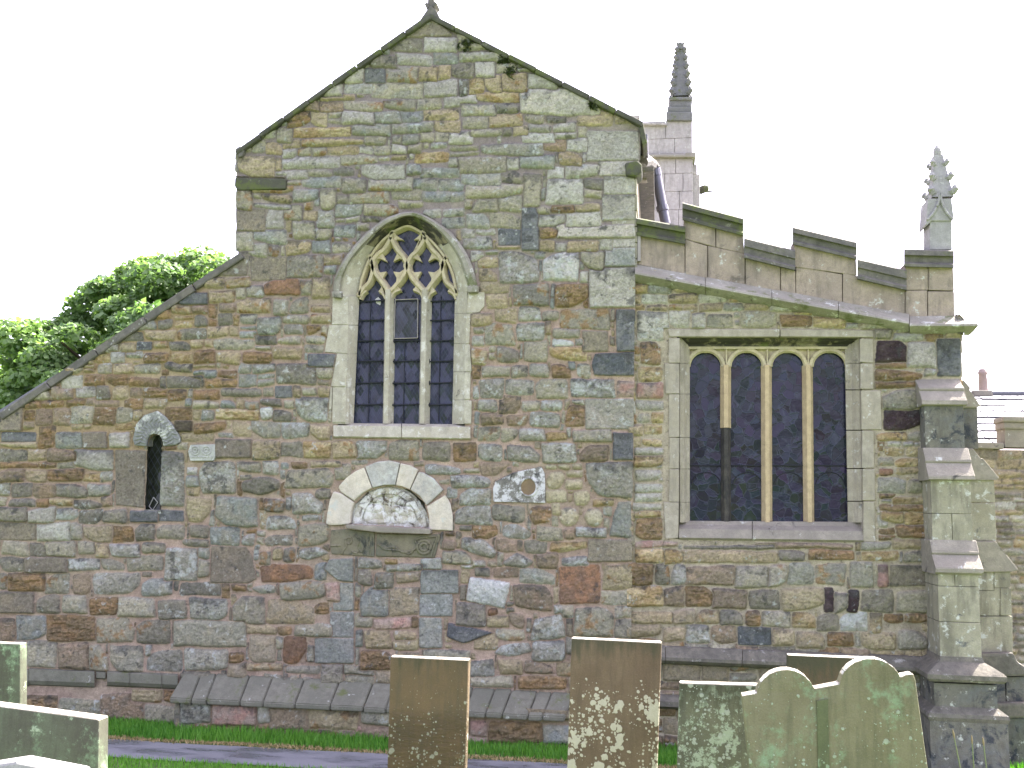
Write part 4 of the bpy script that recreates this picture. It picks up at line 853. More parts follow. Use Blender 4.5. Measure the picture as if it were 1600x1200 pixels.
# ------------------------------------------------------------------ buttresses at the aisle corner
XL, XRt = P(1467, 960, -.55).x, P(1532, 960, -.55).x
def zf(py, Y, px=1490): return P(px, py, Y).z
prof = [(.05, zf(590, .0)), (-.06, zf(600, -.06)), (-.16, zf(606, -.16)), (-.165, zf(609, -.165)), (-.15, zf(610, -.15)), (-.27, zf(626, -.27)), (-.275, zf(632, -.275)), (-.22, zf(634, -.22)),
        (-.22, zf(700, -.22)), (-.33, zf(719, -.33)), (-.335, zf(722, -.335)), (-.32, zf(723, -.32)), (-.45, zf(744, -.45)), (-.455, zf(749, -.455)), (-.39, zf(751, -.39)),
        (-.39, zf(844, -.39)), (-.47, zf(862, -.47)), (-.475, zf(865, -.475)), (-.46, zf(866, -.46)), (-.61, zf(888, -.61)), (-.615, zf(895, -.615)), (-.55, zf(898, -.55)), (-.55, zf(1030, -.55)), (.05, zf(1030, -.55))]
def sideprism(m, pr, x0, x1, bev=.01):
    m.prism3([Vector((x0, y, z)) for y, z in pr], [Vector((x1, y, z)) for y, z in pr], bev, 2, .003)
# ashlar faces between the weatherings, each stone its own block
m = MB()
def stage(Yf, pa, pb, rows, x0=XL, x1=XRt, m=None):
    za, zb = zf(pa, Yf), zf(pb, Yf); z = za
    for fr, splits in rows:
        zn = z+(zb-za)*fr; xs = [0]+list(splits)+[1]
        for a, b_ in zip(xs, xs[1:]):
            m.box(x0+(x1-x0)*a+.002, x0+(x1-x0)*b_-.002, Yf+random.uniform(0, .01), .1, zn+.002, z-.002, .008)
        z = zn
stage(-.22, 632, 702, [(1, [])], m=m); m.build('buttress', M['buttd'], church); BU = bpy.data.objects['buttress']
m = MB(); stage(-.39, 748, 846, [(.56, []), (.44, [.5])], m=m); m.build('buttress_shaft', M['butt'], BU); m = MB(); stage(-.55, 894, 1034, [(.16, [.42]), (.40, []), (.44, [])], m=m); m.build('buttress_shaft', M['butt'], BU)
for pr in (prof[:8]+[(.05, zf(634, -.22))], [(.05, zf(700, -.22))]+prof[8:15]+[(.05, zf(751, -.39))], [(.05, zf(844, -.39))]+prof[15:22]+[(.05, zf(898, -.55))]):
    m = MB(); sideprism(m, pr, XL-.035, XRt+.035); m.build('weathering', M['weather'], BU)
def base(m, x0, x1, ys, zs):                                # moulded base: list of (outset, z)
    rows = [[Vector((x0-o, .06, z)), Vector((x0-o, ys-o, z)), Vector((x1+o, ys-o, z)), Vector((x1+o, .3, z))] for o, z in zs]
    m.loft(rows); m.poly(rows[0])
zb_ = lambda py, o: zf(py, -.55-o)
BASE = [(0, zb_(1026, 0)), (.02, zb_(1034, .02)), (.08, zb_(1040, .08)), (.17, zb_(1050, .17)), (.20, zb_(1055, .2)), (.20, zb_(1062, .2)), (.17, zb_(1066, .17)), (.11, zb_(1068, .11)), (.11, zb_(1104, .11)), (.14, zb_(1108, .14)), (.2, zb_(1116, .2)), (.21, zb_(1122, .21)), (.19, zb_(1128, .19)), (.19, zb_(1300, .19))]
m = MB(); base(m, XL, XRt, -.55, BASE[:7]); m.build('base_moulding', M['plinthd'], BU, angle=35)
m = MB(); base(m, XL, XRt, -.55, BASE[7:9]+[]); m.build('base_course', M['buttd'], BU)
m = MB(); base(m, XL, XRt, -.55, BASE[8:13]); m.build('base_moulding', M['plinthd'], BU, angle=35)
m = MB(); base(m, XL, XRt, -.55, BASE[12:]); m.build('base_course', M['buttd'], BU)
# second buttress facing the right-hand side
Ys = .30
def sp(q, yf=Ys): return q
sbm = [MB(), MB(), MB()]
for q in ([(1495, 636), (1527, 636), (1529, 701), (1495, 701)], [(1500, 749), (1553, 749), (1555, 785), (1500, 785)], [(1500, 786), (1555, 786), (1557, 845), (1500, 845)],
          [(1500, 893), (1553, 893), (1553, 922.5), (1500, 922.5)], [(1553.5, 893), (1579, 893), (1579, 918.5), (1553.5, 918.5)], [(1553.5, 919), (1562.7, 919), (1562.7, 924), (1553.5, 924)], [(1500, 923), (1562.5, 923), (1562, 962), (1500, 962)], [(1563, 919), (1580, 919), (1581, 962), (1563, 962)], [(1500, 963), (1582, 963), (1583, 1024), (1500, 1024)]):
    sbm[0 if q[0][1] < 700 else 1 if q[0][1] < 850 else 2].prism(q, Ys+random.uniform(0, .012), Ys+.5, .008, 2, .002)
SB = sbm[2].build('side_buttress', M['butt'], church); sbm[0].build('buttress_shaft', M['buttd'], SB); sbm[1].build('buttress_shaft', M['butt'], SB)
for q in ([(1500, 593), (1506, 594), (1517, 606), (1515, 608), (1533, 634), (1525, 637), (1500, 637)], [(1500, 700), (1521, 701), (1532, 716), (1536, 716), (1562, 747), (1555, 750), (1500, 750)], [(1500, 845), (1556, 846), (1572, 866), (1592, 891), (1580, 894), (1500, 894)]):
    m = MB(); m.prism(q, Ys-.03, Ys+.53, .012, 2, .003); m.build('weathering', M['weather'], SB)
m = MB(); m.prism([(1500, 1022), (1584, 1020), (1590, 1034), (1612, 1048), (1614, 1056), (1500, 1060)], Ys-.1, Ys+.6, .03); m.prism([(1500, 1100), (1610, 1098), (1622, 1110), (1620, 1122), (1500, 1124)], Ys-.12, Ys+.6, .03); m.build('base_moulding', M['plinthd'], SB)
m = MB(); m.prism([(1500, 1058), (1536, 1058), (1536, 1101), (1500, 1101)], Ys-.02, Ys+.55, .01); m.prism([(1537, 1058), (1570, 1058), (1572, 1101), (1537, 1101)], Ys-.03, Ys+.55, .01); m.prism([(1571.5, 1058), (1604, 1057), (1606, 1101), (1573, 1101)], Ys-.02, Ys+.55, .01)
m.prism([(1500, 1122), (1560, 1122), (1560, 1260), (1500, 1260)], Ys-.05, Ys+.6, .01); m.prism([(1561, 1122), (1612, 1122), (1616, 1260), (1561, 1260)], Ys-.06, Ys+.6, .01); m.build('base_course', M['buttd'], SB)

# ------------------------------------------------------------------ plinths
m = MB()                                                    # sloping slab coping under the gable, slab by slab
xs = [274, 308, 332, 384, 420, 470, 525, 577, 612, 660, 700, 734, 768, 794, 834, 857, 892]
for xa, xb in zip(xs, xs[1:]):
    f = lambda x: (x-285)*.054
    o = random.uniform(-1, 1); a, b_ = xa+.6, xb-.6; dx = -16
    top = [P(x+(14 if k == 0 and xa == 274 else 6), 1050+f(x)+o, -.01) for k, x in enumerate((a, b_))]
    fr = [P(x+dx*.6, 1091+f(x)*.88+o, -.36) for x in (a, b_)]
    lo = [P(x+dx*.6, 1099+f(x)*.88+o, -.36) for x in (a, b_)]
    bk = [Vector((q.x, .02, q.z)) for q in lo]; tb = [Vector((q.x, .03, q.z)) for q in top]
    t = bmesh.new(); V_ = [t.verts.new(q) for q in (tb[0], top[0], fr[0], lo[0], bk[0], tb[1], top[1], fr[1], lo[1], bk[1])]
    t.faces.new(V_[:5]); t.faces.new(V_[5:][::-1])
    for k in range(5): t.faces.new((V_[k], V_[(k+1) % 5], V_[(k+1) % 5+5], V_[k+5]))
    bmesh.ops.recalc_face_normals(t, faces=t.faces); bmesh.ops.bevel(t, geom=list(t.edges), offset=.012, segments=2, affect='EDGES'); m.add(t)
m.build('plinth_coping', M['plinth'], church)
wp = Wall('plinth_wall', 270, 1085, 905, 1220, -.24, .0125, (160, 140, 122), 2)
wp.key('281,1096,330,1128,w;332,1100,400,1135,n;402,1100,420,1130,p;735,1125,760,1150,n;762,1128,845,1158,o;847,1130,890,1160,G;690,1122,733,1150,r;420,1105,480,1140,t;482,1108,560,1142,b')
wp.fill(270, 1085, 905, 1220, (24, 34), (30, 70), 'gnbrotg', .006); wp.build([(276, 1090), (900, 1108), (898, 1215), (276, 1215)], [], church)
m = MB(); q = [P(276, 1095, -.24), P(276, 1215, -.24)]; m.box(q[0].x-.02, q[0].x+.15, -.25, .0, q[1].z, q[0].z+.02, .01); m.build('plinth_end', M['buttd'], church)
m = MB(); run(m, (-40, 1049), (45, 1051), [(-6, .02), (-3, -.06), (14, -.07), (20, -.04), (22, .02)]); run(m, (45, 1049), (148, 1053), [(-6, .02), (-3, -.06), (14, -.07), (20, -.04), (22, .02)]); run(m, (150, 1051), (165, 1052), [(-4, .02), (0, -.05), (8, -.05), (10, .02)]); run(m, (167, 1053), (278, 1058), [(-6, .02), (-2, -.07), (12, -.08), (17, -.05), (20, .02)], (203, 253))
m.build('plinth_moulding', M['plinth'], church)
m = MB(); PM = [(0, .04), (4, -.06), (12, -.12), (20, -.17), (25, -.17), (29, -.12), (32, .04)]
run(m, (900, 1001), (1465, 1025), PM, (1040, 1160, 1300)); m.build('plinth_moulding', M['plinthd'], church)
m = MB(); run(m, (960, 1078), (1465, 1104), [(0, .04), (6, -.10), (14, -.16), (22, -.16), (27, .04)], (1120, 1290)); m.build('plinth_moulding', M['plinthd'], church)

# ------------------------------------------------------------------ drain pipe and eaves in the gap above the aisle
m = MB(); Yp = 2.2
m.tube([P(1024, 262, Yp), P(1026, 275, Yp), P(1036, 330, Yp-.1), P(1040, 350, Yp-.1)], .075, 12)
m.build('drain_pipe', M['pipe'], church, True); DP = bpy.data.objects['drain_pipe']
m = MB()
for a, b_, yy in (((1023.5, 266), (1025, 276), Yp), ((1034, 322), (1036, 330), Yp-.1)): m = MB(); m.tube([P(*a, yy), P(*b_, yy)], .092, 12); m.build('collar', M['pipe'], DP)
m = MB(); m.tube([P(1002, 254, .9), P(1010, 252, 1.3), P(1018, 258, Yp), P(1024, 266, Yp)], .10, 10); m.build('gutter', M['darkcope'], church)
m = MB(); zt = Z_(997, 205)
p = P(1010, 290, 1.2); m.box(XR-.02, XR+.16, .9, 1.05, p.z-.02, p.z+.28, .02); m.build('corbel', M['weather'], church)
for yy in (1.8, 2.8, 3.8): m = MB(); m.box(XR-.02, XR+.2, yy, yy+.14, p.z+.12, p.z+.34, .02); m.build('corbel', M['weather'], church)
m = MB(); z = P(1000, 262, .6).z; m.box(XR-.1, XR+.26, .62, 11, z-.05, z+.02, .01); m.build('eaves', M['darkcope'], church)

# ------------------------------------------------------------------ west tower behind
YT0 = 11.0
m = MB()
def tb(xl, xr, yt, yb, Y, depth, courses=None):
    a, b_ = P(xl, yt, Y), P(xr, yb, Y); n_ = courses or 1
    for k in range(n_):
        za = a.z+(b_.z-a.z)*k/n_; zn = a.z+(b_.z-a.z)*(k+1)/n_
        xs = [a.x]; 
        while xs[-1] < b_.x-.01: xs.append(min(xs[-1]+random.uniform(.4, .9), b_.x))
        if len(xs) > 2 and xs[-1]-xs[-2] < .2: xs.pop(-2)
        for u, v in zip(xs, xs[1:]): m.box(u+.004, v-.004, Y+random.uniform(0, .008), Y+.5, zn+.004, za-.004, .006)
    m.box(a.x+.01, b_.x-.01, Y+.4, Y+depth, b_.z, a.z-.01, 0)
tb(860, 1084, 250, 470, YT0, 5.2, 8); tb(860, 1082, 196, 243, YT0+.03, 5.1, 2)
m.build('tower', M['tower'], church); TW = bpy.data.objects['tower']
m = MB(); run(m, (850, 238), (1087, 239), [(-1, YT0+.1), (3, YT0-.12), (6, YT0-.12), (11, YT0+.05)]); e = P(1087, 240, YT0); m.box(e.x-.25, e.x, YT0-.11, YT0+5.3, P(1087, 246, YT0).z, e.z, .03); m.build('string_course', M['string'], TW)
m = MB(); run(m, (930, 180), (1000, 180), [(0, YT0+.4), (0, YT0-.06), (5, YT0-.06), (7, YT0+.02), (18, YT0+.02), (18, YT0+.4)]); run(m, (1000, 191), (1042, 192), [(0, YT0+.4), (0, YT0-.06), (3, YT0-.06), (6, YT0+.02), (12, YT0+.4)]); m.build('battlement', M['tower'], TW)
e = P(1084, 250, YT0)
m = MB(); m.box(e.x-.05, e.x+.16, YT0+.5, YT0+1.3, P(1084, 470, YT0).z, P(1084, 262, YT0).z, .02); m.box(e.x-.05, e.x+.10, YT0+.5, YT0+1.3, P(1084, 262, YT0).z, P(1084, 246, YT0).z, .02); m.build('tower_buttress', M['tower'], TW)
m = MB(); YP = YT0+.55
m.prism([(1041, 174), (1082, 174), (1082, 188), (1041, 188)], YT0-.05, YT0+1.1, .03); m.prism([(1043, 166), (1081, 166), (1081, 175), (1043, 175)], YT0, YT0+1.05, .03); m.prism([(1047, 154), (1080, 154), (1080, 167), (1047, 167)], YT0+.05, YT0+1.0, .03)
m.prism([(1045, 151), (1082, 151), (1082, 156), (1045, 156)], YT0, YT0+1.05, .03)
spire(m, (1063.5, 154), (1063.5, 72), 13, 4.5, YP, crock=6, rc=.085); m.prism([(1058, 76), (1069, 76), (1068, 70), (1070, 64), (1066, 67), (1063, 65), (1060, 67), (1057, 64), (1060, 70)], YP-.12, YP+.12, .02)
m.build('pinnacle', M['pinnd'], TW)
m = MB(); g = P(1088, 298, YT0+.8); m.tube([g, g+Vector((.12, 0, .01)), g+Vector((.24, -.05, .04)), g+Vector((.30, -.08, .05))], [.09, .11, .10, .04], 8); m.tube([g+Vector((.2, -.05, -.04)), g+Vector((.4, -.12, -.07))], [.03, .015], 6); m.build('gargoyle', M['coping'], TW)
# ------------------------------------------------------------------ low slate-roofed building on the right
low = empty('stone_building', tuple(P(1640, 1200, 4.5))); low.location.z = 0; tag(low, 'low battlemented stone building with a slate roof and chimney, right of the buttress', 'building')
YL = 4.5
wb = Wall('wall', 1500, 680, 1900, 1240, YL, .022, (150, 142, 128), 5)
wb.fill(1500, 680, 1900, 760, (18, 26), (40, 90), 'bbtkb', .004)
wb.fill(1500, 760, 1900, 1240, (10, 17), (22, 48), 'ggwbbdgp', .006)
wb.build([(1500, 700), (1900, 716), (1900, 1240), (1500, 1240)], [], low)
m = MB(); m.prism([(1502, 702), (1898, 718), (1898, 1240), (1502, 1240)], YL+.25, YL+6, 0); m.build('wall_core', M['core'], low)
m = MB(); m.prism([(1510, 690), (1569, 692), (1569, 702), (1510, 700)], YL-.08, YL+.4, .02); m.prism([(1567, 650), (1662, 652), (1662, 661), (1567, 659)], YL-.1, YL+.4, .03); m.prism([(1568, 659), (1660, 661), (1660, 672), (1568, 670)], YL-.06, YL+.4, .03)
m.prism([(1570, 670), (1660, 672), (1660, 700), (1570, 699)], YL-.02, YL+.4, .01); m.prism([(1660, 692), (1760, 695), (1760, 705), (1660, 703)], YL-.08, YL+.4, .02); m.prism([(1758, 654), (1900, 658), (1900, 704), (1758, 701)], YL-.04, YL+.4, .02)
m.build('battlement', M['weather'], low)
m = MB(); rows = 8
e0, e1 = P(1440, 700, YL+.6), P(1900, 706, YL+.6); r0 = P(1440, 618, YL+4.2)
rise = r0.z-e0.z; run_ = 3.6
for k in range(rows):                                        # courses of slates, each slate its own thin slab
    x = e0.x-random.uniform(0, .4); t0, t1 = k/rows, (k+1)/rows+.05
    while x < e1.x:
        wd = random.uniform(.28, .62); z0_, z1_ = e0.z+rise*t0, e0.z+rise*min(t1, 1); y0_, y1_ = YL+.6+run_*t0, YL+.6+run_*min(t1, 1)
        o = random.uniform(0, .012); d = random.uniform(-.03, .03)
        a = [Vector((x+.006, y0_+d, z0_+.05+o)), Vector((x+wd-.006, y0_+d, z0_+.05+o)), Vector((x+wd-.006, y1_, z1_+.015)), Vector((x+.006, y1_, z1_+.015))]
        m.prism3(a, [p+Vector((0, .02, -.035)) for p in a], .004, 1); x += wd
m.build('roof', M['slate'], low)
m = MB(); m.box(e0.x, e1.x, YL+4.1, YL+4.3, e0.z+rise-.02, e0.z+rise+.08, .04)
m.build('ridge', M['slate'], low)
m = MB(); m.prism([(1521, 609), (1552, 610), (1552, 620), (1521, 620)], YL+4.0, YL+4.8, .03); m.prism([(1524, 619), (1549, 619), (1549, 640), (1524, 640)], YL+4.05, YL+4.75, .02); m.build('chimney', M['weather'], low)
c = P(1536.5, 611, YL+4.4); k = (YL+4.4+DIST)/F_PX
m = MB(); m.tube([c+Vector((0, 0, z*k)) for z in (0, 4, 24, 25, 29, 29.5, 31, 33)], [7*k, 6.6*k, 5.6*k, 6.6*k, 6.6*k, 5.6*k, 5.6*k, 4*k], 14); m.build('chimney_pot', M['pot'], bpy.data.objects['chimney'], True)

# ------------------------------------------------------------------ ground, path
def gz(Y):
    t = min(max((-2.6-Y)/10.4, 0), 1); return 1.35*t
Yfar = PG(400, 1168).y; Ynear = PG(300, 1191).y
def grass_mat(name, c1, c2):
    m, nt, bs, N, L = newmat(name); co = coords(nt)
    c = mix(nt, nz(nt, co, 1.5, 5), lin(c1), lin(c2)); c = mix(nt, 1.0, c, mix(nt, nz(nt, co, 60, 3), (.6, .6, .6), (1.4, 1.4, 1.4)), 'MULTIPLY')
    L(c, bs.inputs['Base Color']); bs.inputs['Roughness'].default_value = .95; return m
M['soil'] = grass_mat('turf', (70, 96, 44), (88, 100, 52))
m = MB(); ys = [90, 40, 20, 6, 0, -1, -2.6]+[-2.6-1.04*k for k in range(1, 11)]+[-20, -60]
xs = [-120, -40, -15, -8, -4, 0, 4, 8, 15, 40, 120]
m.loft([[Vector((x, y, gz(y)-.01)) for x in xs] for y in ys]); tag(m.build('ground', M['soil'], None, True), kind='structure')
pm, nt, bs, N, L = newmat('wet asphalt'); co = coords(nt); st = coords(nt, (.5, 1.6, 1))
wet = ramp(nt, nz(nt, st, 2.2, 4), .42, .6)
c = mix(nt, wet, lin((112, 113, 116)), lin((88, 90, 96))); c = mix(nt, 1.0, c, mix(nt, nz(nt, co, 130, 3), (.6, .6, .6), (1.5, 1.5, 1.5)), 'MULTIPLY')
L(c, bs.inputs['Base Color']); rr = N('ShaderNodeMapRange'); L(wet, rr.inputs[0]); rr.inputs[3].default_value = .75; rr.inputs[4].default_value = .2; L(rr.outputs[0], bs.inputs['Roughness'])
bump(nt, nz(nt, co, 150, 3), bs, .25, .006)
m = MB(); n = 60
e1_ = [Vector((-14+28*k/n, Yfar+.02*math.sin(k*1.7)+random.uniform(-.02, .02), .006)) for k in range(n+1)]; e2_ = [Vector((-14+28*k/n, Ynear+random.uniform(-.02, .02), .006)) for k in range(n+1)]
m.loft([e1_, e2_]); tag(m.build('path', pm, None), kind='structure')

# grass: real blades
def leafmat(name, c1, c2, trans=.35):
    m, nt, bs, N, L = newmat(name)
    a = N('ShaderNodeAttribute'); a.attribute_name = 'Tint'
    c = mix(nt, a.outputs['Fac'], lin(c1), lin(c2)); L(c, bs.inputs['Base Color']); bs.inputs['Roughness'].default_value = .5; bs.inputs['Specular IOR Level'].default_value = .3
    t = N('ShaderNodeBsdfTranslucent'); L(mix(nt, 1.0, c, (1.3, 1.5, .7), 'MULTIPLY'), t.inputs['Color'])
    ms = N('ShaderNodeMixShader'); ms.inputs[0].default_value = trans; L(bs.outputs[0], ms.inputs[1]); L(t.outputs[0], ms.inputs[2]); L(ms.outputs[0], nt.nodes['Material Output'].inputs['Surface']); return m
def tri_object(name, V3, F, tint, mat, parent=None, loc=None):
    me = bpy.data.meshes.new(name); me.vertices.add(len(V3)); me.vertices.foreach_set('co', V3.astype(np.float32).ravel())
    k = F.shape[1]; me.loops.add(F.size); me.loops.foreach_set('vertex_index', F.astype(np.int32).ravel()); me.polygons.add(len(F)); me.polygons.foreach_set('loop_start', np.arange(0, F.size, k, dtype=np.int32)); me.update(calc_edges=True)
    at = me.attributes.new('Tint', 'FLOAT', 'POINT'); at.data.foreach_set('value', tint.astype(np.float32)); return link(name, me, mat, parent, loc)
def blades(name, x, y, z, h, wd, mat, tint, flop=.5):
    n = len(x); a = rng.uniform(0, 2*np.pi, n); dx, dy = np.cos(a)*wd/2, np.sin(a)*wd/2; b = rng.uniform(0, 2*np.pi, n); lx, ly = np.cos(b)*h*flop*rng.random(n), np.sin(b)*h*flop*rng.random(n)
    p = np.stack([np.stack([x-dx, y-dy, z], 1), np.stack([x+dx, y+dy, z], 1), np.stack([x+dx*.7+lx*.35, y+dy*.7+ly*.35, z+h*.6], 1), np.stack([x-dx*.7+lx*.35, y-dy*.7+ly*.35, z+h*.6], 1), np.stack([x+lx, y+ly, z+h], 1)], 1).reshape(-1, 3)
    o = np.arange(n)[:, None]*5; F = np.concatenate([o+np.array([[0, 1, 2]]), o+np.array([[0, 2, 3]]), o+np.array([[3, 2, 4]])], 0)
    return tri_object(name, p, F, np.repeat(tint, 5), mat)
GM = leafmat('grass blade', (66, 122, 42), (116, 164, 66)); SM = leafmat('dead grass', (140, 124, 84), (170, 150, 108), .1)
n = 34000; xx = rng.uniform(-9, 6, n); ww = Yfar+.10+.05*np.sin(xx*2.3); yy = ww+(-.02-ww)*rng.random(n)**.9
hgt = rng.uniform(.05, .13, n)*(.7+.6*fbm(xx*1.3, yy*1.3, 3, 2))
o = blades('grass_strip', xx, yy, np.zeros(n), hgt, .011, GM, np.clip(rng.normal(.45, .25, n)+.5*(fbm(xx*.9, yy*2, 2, 4)-.5), 0, 1)); tag(o, 'strip of green grass between the church wall and the path', 'grass', kind='stuff')
n = 9000; xx = rng.uniform(-9, 6, n); yy = Yfar+rng.normal(.07, .05, n)
o = blades('dead_grass', xx, yy, np.zeros(n)+.004, rng.uniform(.01, .04, n), .010, SM, rng.random(n), 2.2); tag(o, 'straw coloured dead grass along the far edge of the path', 'grass', kind='stuff')
n = 30000; xx = rng.uniform(-6.5, 5.5, n); yy = Ynear-.02-2.2*rng.random(n)**1.3; zz = np.array([gz(v) for v in yy])-.01
o = blades('lawn', xx, yy, zz, rng.uniform(.03, .085, n), .010, GM, np.clip(rng.normal(.75, .25, n), 0, 1)); tag(o, 'bright green churchyard lawn on the near side of the path', 'grass', kind='stuff')

# ------------------------------------------------------------------ gravestones
def grave_mat(name, c1, c2, spots, scol, mossy=0, top=(70, 68, 60), lo=.0, hi=1.0, patch=0, bmp=.4, ztop=None, flake=None):
    m, nt, bs, N, L = newmat(name); co = coords(nt); st = coords(nt, (3.2, 3.2, .5))
    c = mix(nt, ramp(nt, nz(nt, co, 3, 6, .65), .35, .65), lin(c1), lin(c2))
    c = mix(nt, mth(nt, 'MULTIPLY', ramp(nt, nz(nt, st, 5, 5), .45, .7), .45), c, lin(top))
    c = mix(nt, 1.0, c, mix(nt, nz(nt, co, 110, 4, .7), (.68, .68, .68), (1.32, 1.32, 1.32)), 'MULTIPLY')
    if mossy: c = mix(nt, mth(nt, 'MULTIPLY', ramp(nt, nz(nt, co, 4, 8, .75), .6-mossy*.25, .72-mossy*.25), .75), c, lin((118, 140, 108)))
    sx = N('ShaderNodeSeparateXYZ'); L(co, sx.inputs[0]); zr = mth(nt, 'SUBTRACT', 1.0, ramp(nt, sx.outputs['Z'], lo, hi))
    msk = mth(nt, 'MULTIPLY', zr, ramp(nt, nz(nt, co, 4.5, 4), .34, .62))
    if patch: c = mix(nt, mth(nt, 'MULTIPLY', ramp(nt, nz(nt, co, 8, 10, .78), .62-patch*.2, .66-patch*.2), .85), c, mix(nt, nz(nt, co, 50, 4), lin((122, 138, 112)), lin((166, 174, 150))))
    if ztop:
        al = mth(nt, 'MULTIPLY', ramp(nt, mth(nt, 'ADD', sx.outputs['Z'], mth(nt, 'MULTIPLY', mth(nt, 'SUBTRACT', nz(nt, st, 6, 5), .5), .5)), ztop-.16, ztop+.02), .8)
        c = mix(nt, al, c, lin((62, 64, 48)))
    tot = None
    for sc, rad, amt in ((13, .62, 1.0), (24, .60, 1.0), (44, .58, .8)):
        v = N('ShaderNodeTexVoronoi'); v.inputs['Scale'].default_value = sc; L(mixv(nt, co, .025), v.inputs['Vector'])
        r = mth(nt, 'MULTIPLY', msk, rad*spots); dd = mth(nt, 'ADD', v.outputs['Distance'], mth(nt, 'MULTIPLY', mth(nt, 'SUBTRACT', nz(nt, co, 90, 3), .5), .16))
        wn = N('ShaderNodeSeparateColor'); L(v.outputs['Color'], wn.inputs[0])
        s_ = ramp(nt, mth(nt, 'SUBTRACT', mth(nt, 'MULTIPLY', r, mth(nt, 'ADD', mth(nt, 'MULTIPLY', wn.outputs[0], .85), .25)), dd), -.03, .03)
        tot = s_ if tot is None else mth(nt, 'MAXIMUM', tot, s_)
    c = mix(nt, mth(nt, 'MULTIPLY', tot, .8), c, mix(nt, nz(nt, co, 40, 3), tuple(x*.7 for x in lin(scol)), lin(scol)))
    L(c, bs.inputs['Base Color']); bs.inputs['Roughness'].default_value = .9; bs.inputs['Specular IOR Level'].default_value = .2
    h = mth(nt, 'ADD', mth(nt, 'MULTIPLY', nz(nt, co, 30, 8, .7), .8), mth(nt, 'MULTIPLY', tot, .5))
    if flake:
        fl = mth(nt, 'SUBTRACT', 1.0, ramp(nt, sx.outputs['Z'], flake-.25, flake)); hz = coords(nt, (1, 1, 2.6))
        h = mth(nt, 'ADD', h, mth(nt, 'MULTIPLY', fl, mth(nt, 'MULTIPLY', ramp(nt, nz(nt, hz, 7, 9, .75), .38, .6), 3.5)))
        nb = nz(nt, co, 6, 5)
    h = mth(nt, 'ADD', h, mth(nt, 'MULTIPLY', nz(nt, co, 5, 5), 1.5))
    bump(nt, h, bs, bmp, .015); return m
def grave(q, Y, th, mat, label, yaw=0.0, bev=.012, rough_top=True):
    """q: pixel outline of the face, lower corners last two; stands on the ground at its own distance"""
    pts = [P(x, y, Y) for x, y in q]
    if yaw:
        c0 = pts[0] if yaw > 0 else pts[-1]
        out = []
        for (x, y) in q:                                     # face plane turned about the vertical through c0
            d = ray(x, y); nrm = Vector((math.sin(yaw), -math.cos(yaw), 0)); t = (c0-CAM).dot(nrm)/d.dot(nrm); out.append(CAM+d*t)
        pts = out
    else: nrm = Vector((0, -1, 0))
    g = gz(Y)-.15; a, b_ = pts[-2], pts[-1]; up_r, up_l = pts[-3], pts[0]
    ext = lambda p, u: p+(p-u)*((p.z-g)/max(u.z-p.z, .05)) if p.z > g else p
    pts[-2], pts[-1] = ext(a, up_r), ext(b_, up_l)
    m = MB(); m.prism3(pts, [p-nrm*th for p in pts], bev, 3, .0015)
    bx = sum((p for p in pts), Vector())/len(pts); base = Vector((bx.x, bx.y, gz(Y)))
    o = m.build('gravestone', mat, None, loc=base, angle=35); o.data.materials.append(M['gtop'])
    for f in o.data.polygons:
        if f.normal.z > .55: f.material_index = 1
    return tag(o, label, 'gravestone', 'gravestones in the churchyard')
M['gtop'] = ashlar('sun-whitened lichened top', (160, 154, 140), (122, 116, 104), lichen=.3, soot=.15)  # lichen tone paled further: sunlight on the up-facing tops is painted into the colour
zl = lambda py, Y: P(900, py, Y).z-gz(Y)
G_BROWN = grave_mat('brown gravestone', (92, 80, 60), (102, 86, 64), .66, (168, 168, 148), 0, (74, 72, 60), zl(1190, -5.6), zl(1020, -5.6), bmp=.6, ztop=zl(1026, -5.6), flake=zl(1110, -5.6))
G_TALL = grave_mat('spotted gravestone', (96, 82, 64), (106, 92, 72), 1.12, (192, 188, 164), 0, (76, 68, 54), zl(1105, -6), zl(1040, -6), bmp=.55, ztop=zl(997, -6))
G_LICH = grave_mat('crusted gravestone', (84, 86, 68), (98, 98, 78), 1.1, (164, 172, 152), .3, (72, 72, 64), -.2, 3, .55, bmp=.6, ztop=zl(1067, -6.3))
G_DBL = grave_mat('green gravestone', (104, 101, 76), (114, 111, 86), 1.7, (156, 168, 144), .35, (70, 74, 56), -1, 2.2, bmp=.6)
G_BACK = grave_mat('back gravestone', (90, 76, 56), (78, 70, 54), .7, (150, 140, 120), 0, (74, 66, 54), -1, 2, ztop=zl(1022, -4.6))
G_GREY = grave_mat('streaked gravestone', (76, 76, 64), (88, 94, 76), .6, (150, 160, 146), .4, (66, 62, 56), -1, 2, .2)
grave([(610, 1026), (732, 1031), (727, 1200), (605, 1200)], -5.6, .09, G_BROWN, 'short square brown gravestone, its lower half flaking, left of the tall spotted one')
grave([(893, 997), (1034, 1004), (1027, 1200), (886, 1200)], -6.0, .09, G_TALL, 'tallest brown gravestone, square topped and covered below in round white lichen spots')
grave([(1062, 1067), (1187, 1071), (1190, 1200), (1058, 1200)], -6.3, .10, G_LICH, 'square gravestone crusted with pale green lichen, partly behind the double-arched stone')
arcp = lambda cx, cy, rx, ry, a0, a1, n=12: [(cx+rx*math.cos(R(a0+(a1-a0)*k/n)), cy-ry*math.sin(R(a0+(a1-a0)*k/n))) for k in range(n+1)]
dq = [(1159, 1087), (1178, 1084)]+arcp(1228, 1089, 46, 43, 172, 22)+[(1274, 1076), (1311, 1069)]+arcp(1361, 1073, 49, 44, 170, 20)+[(1414, 1055), (1427, 1053), (1431, 1064), (1450, 1200), (1171, 1200)]
o = grave(dq, -7.2, .10, G_DBL, 'wide mossy gravestone with two rounded arches along its top')
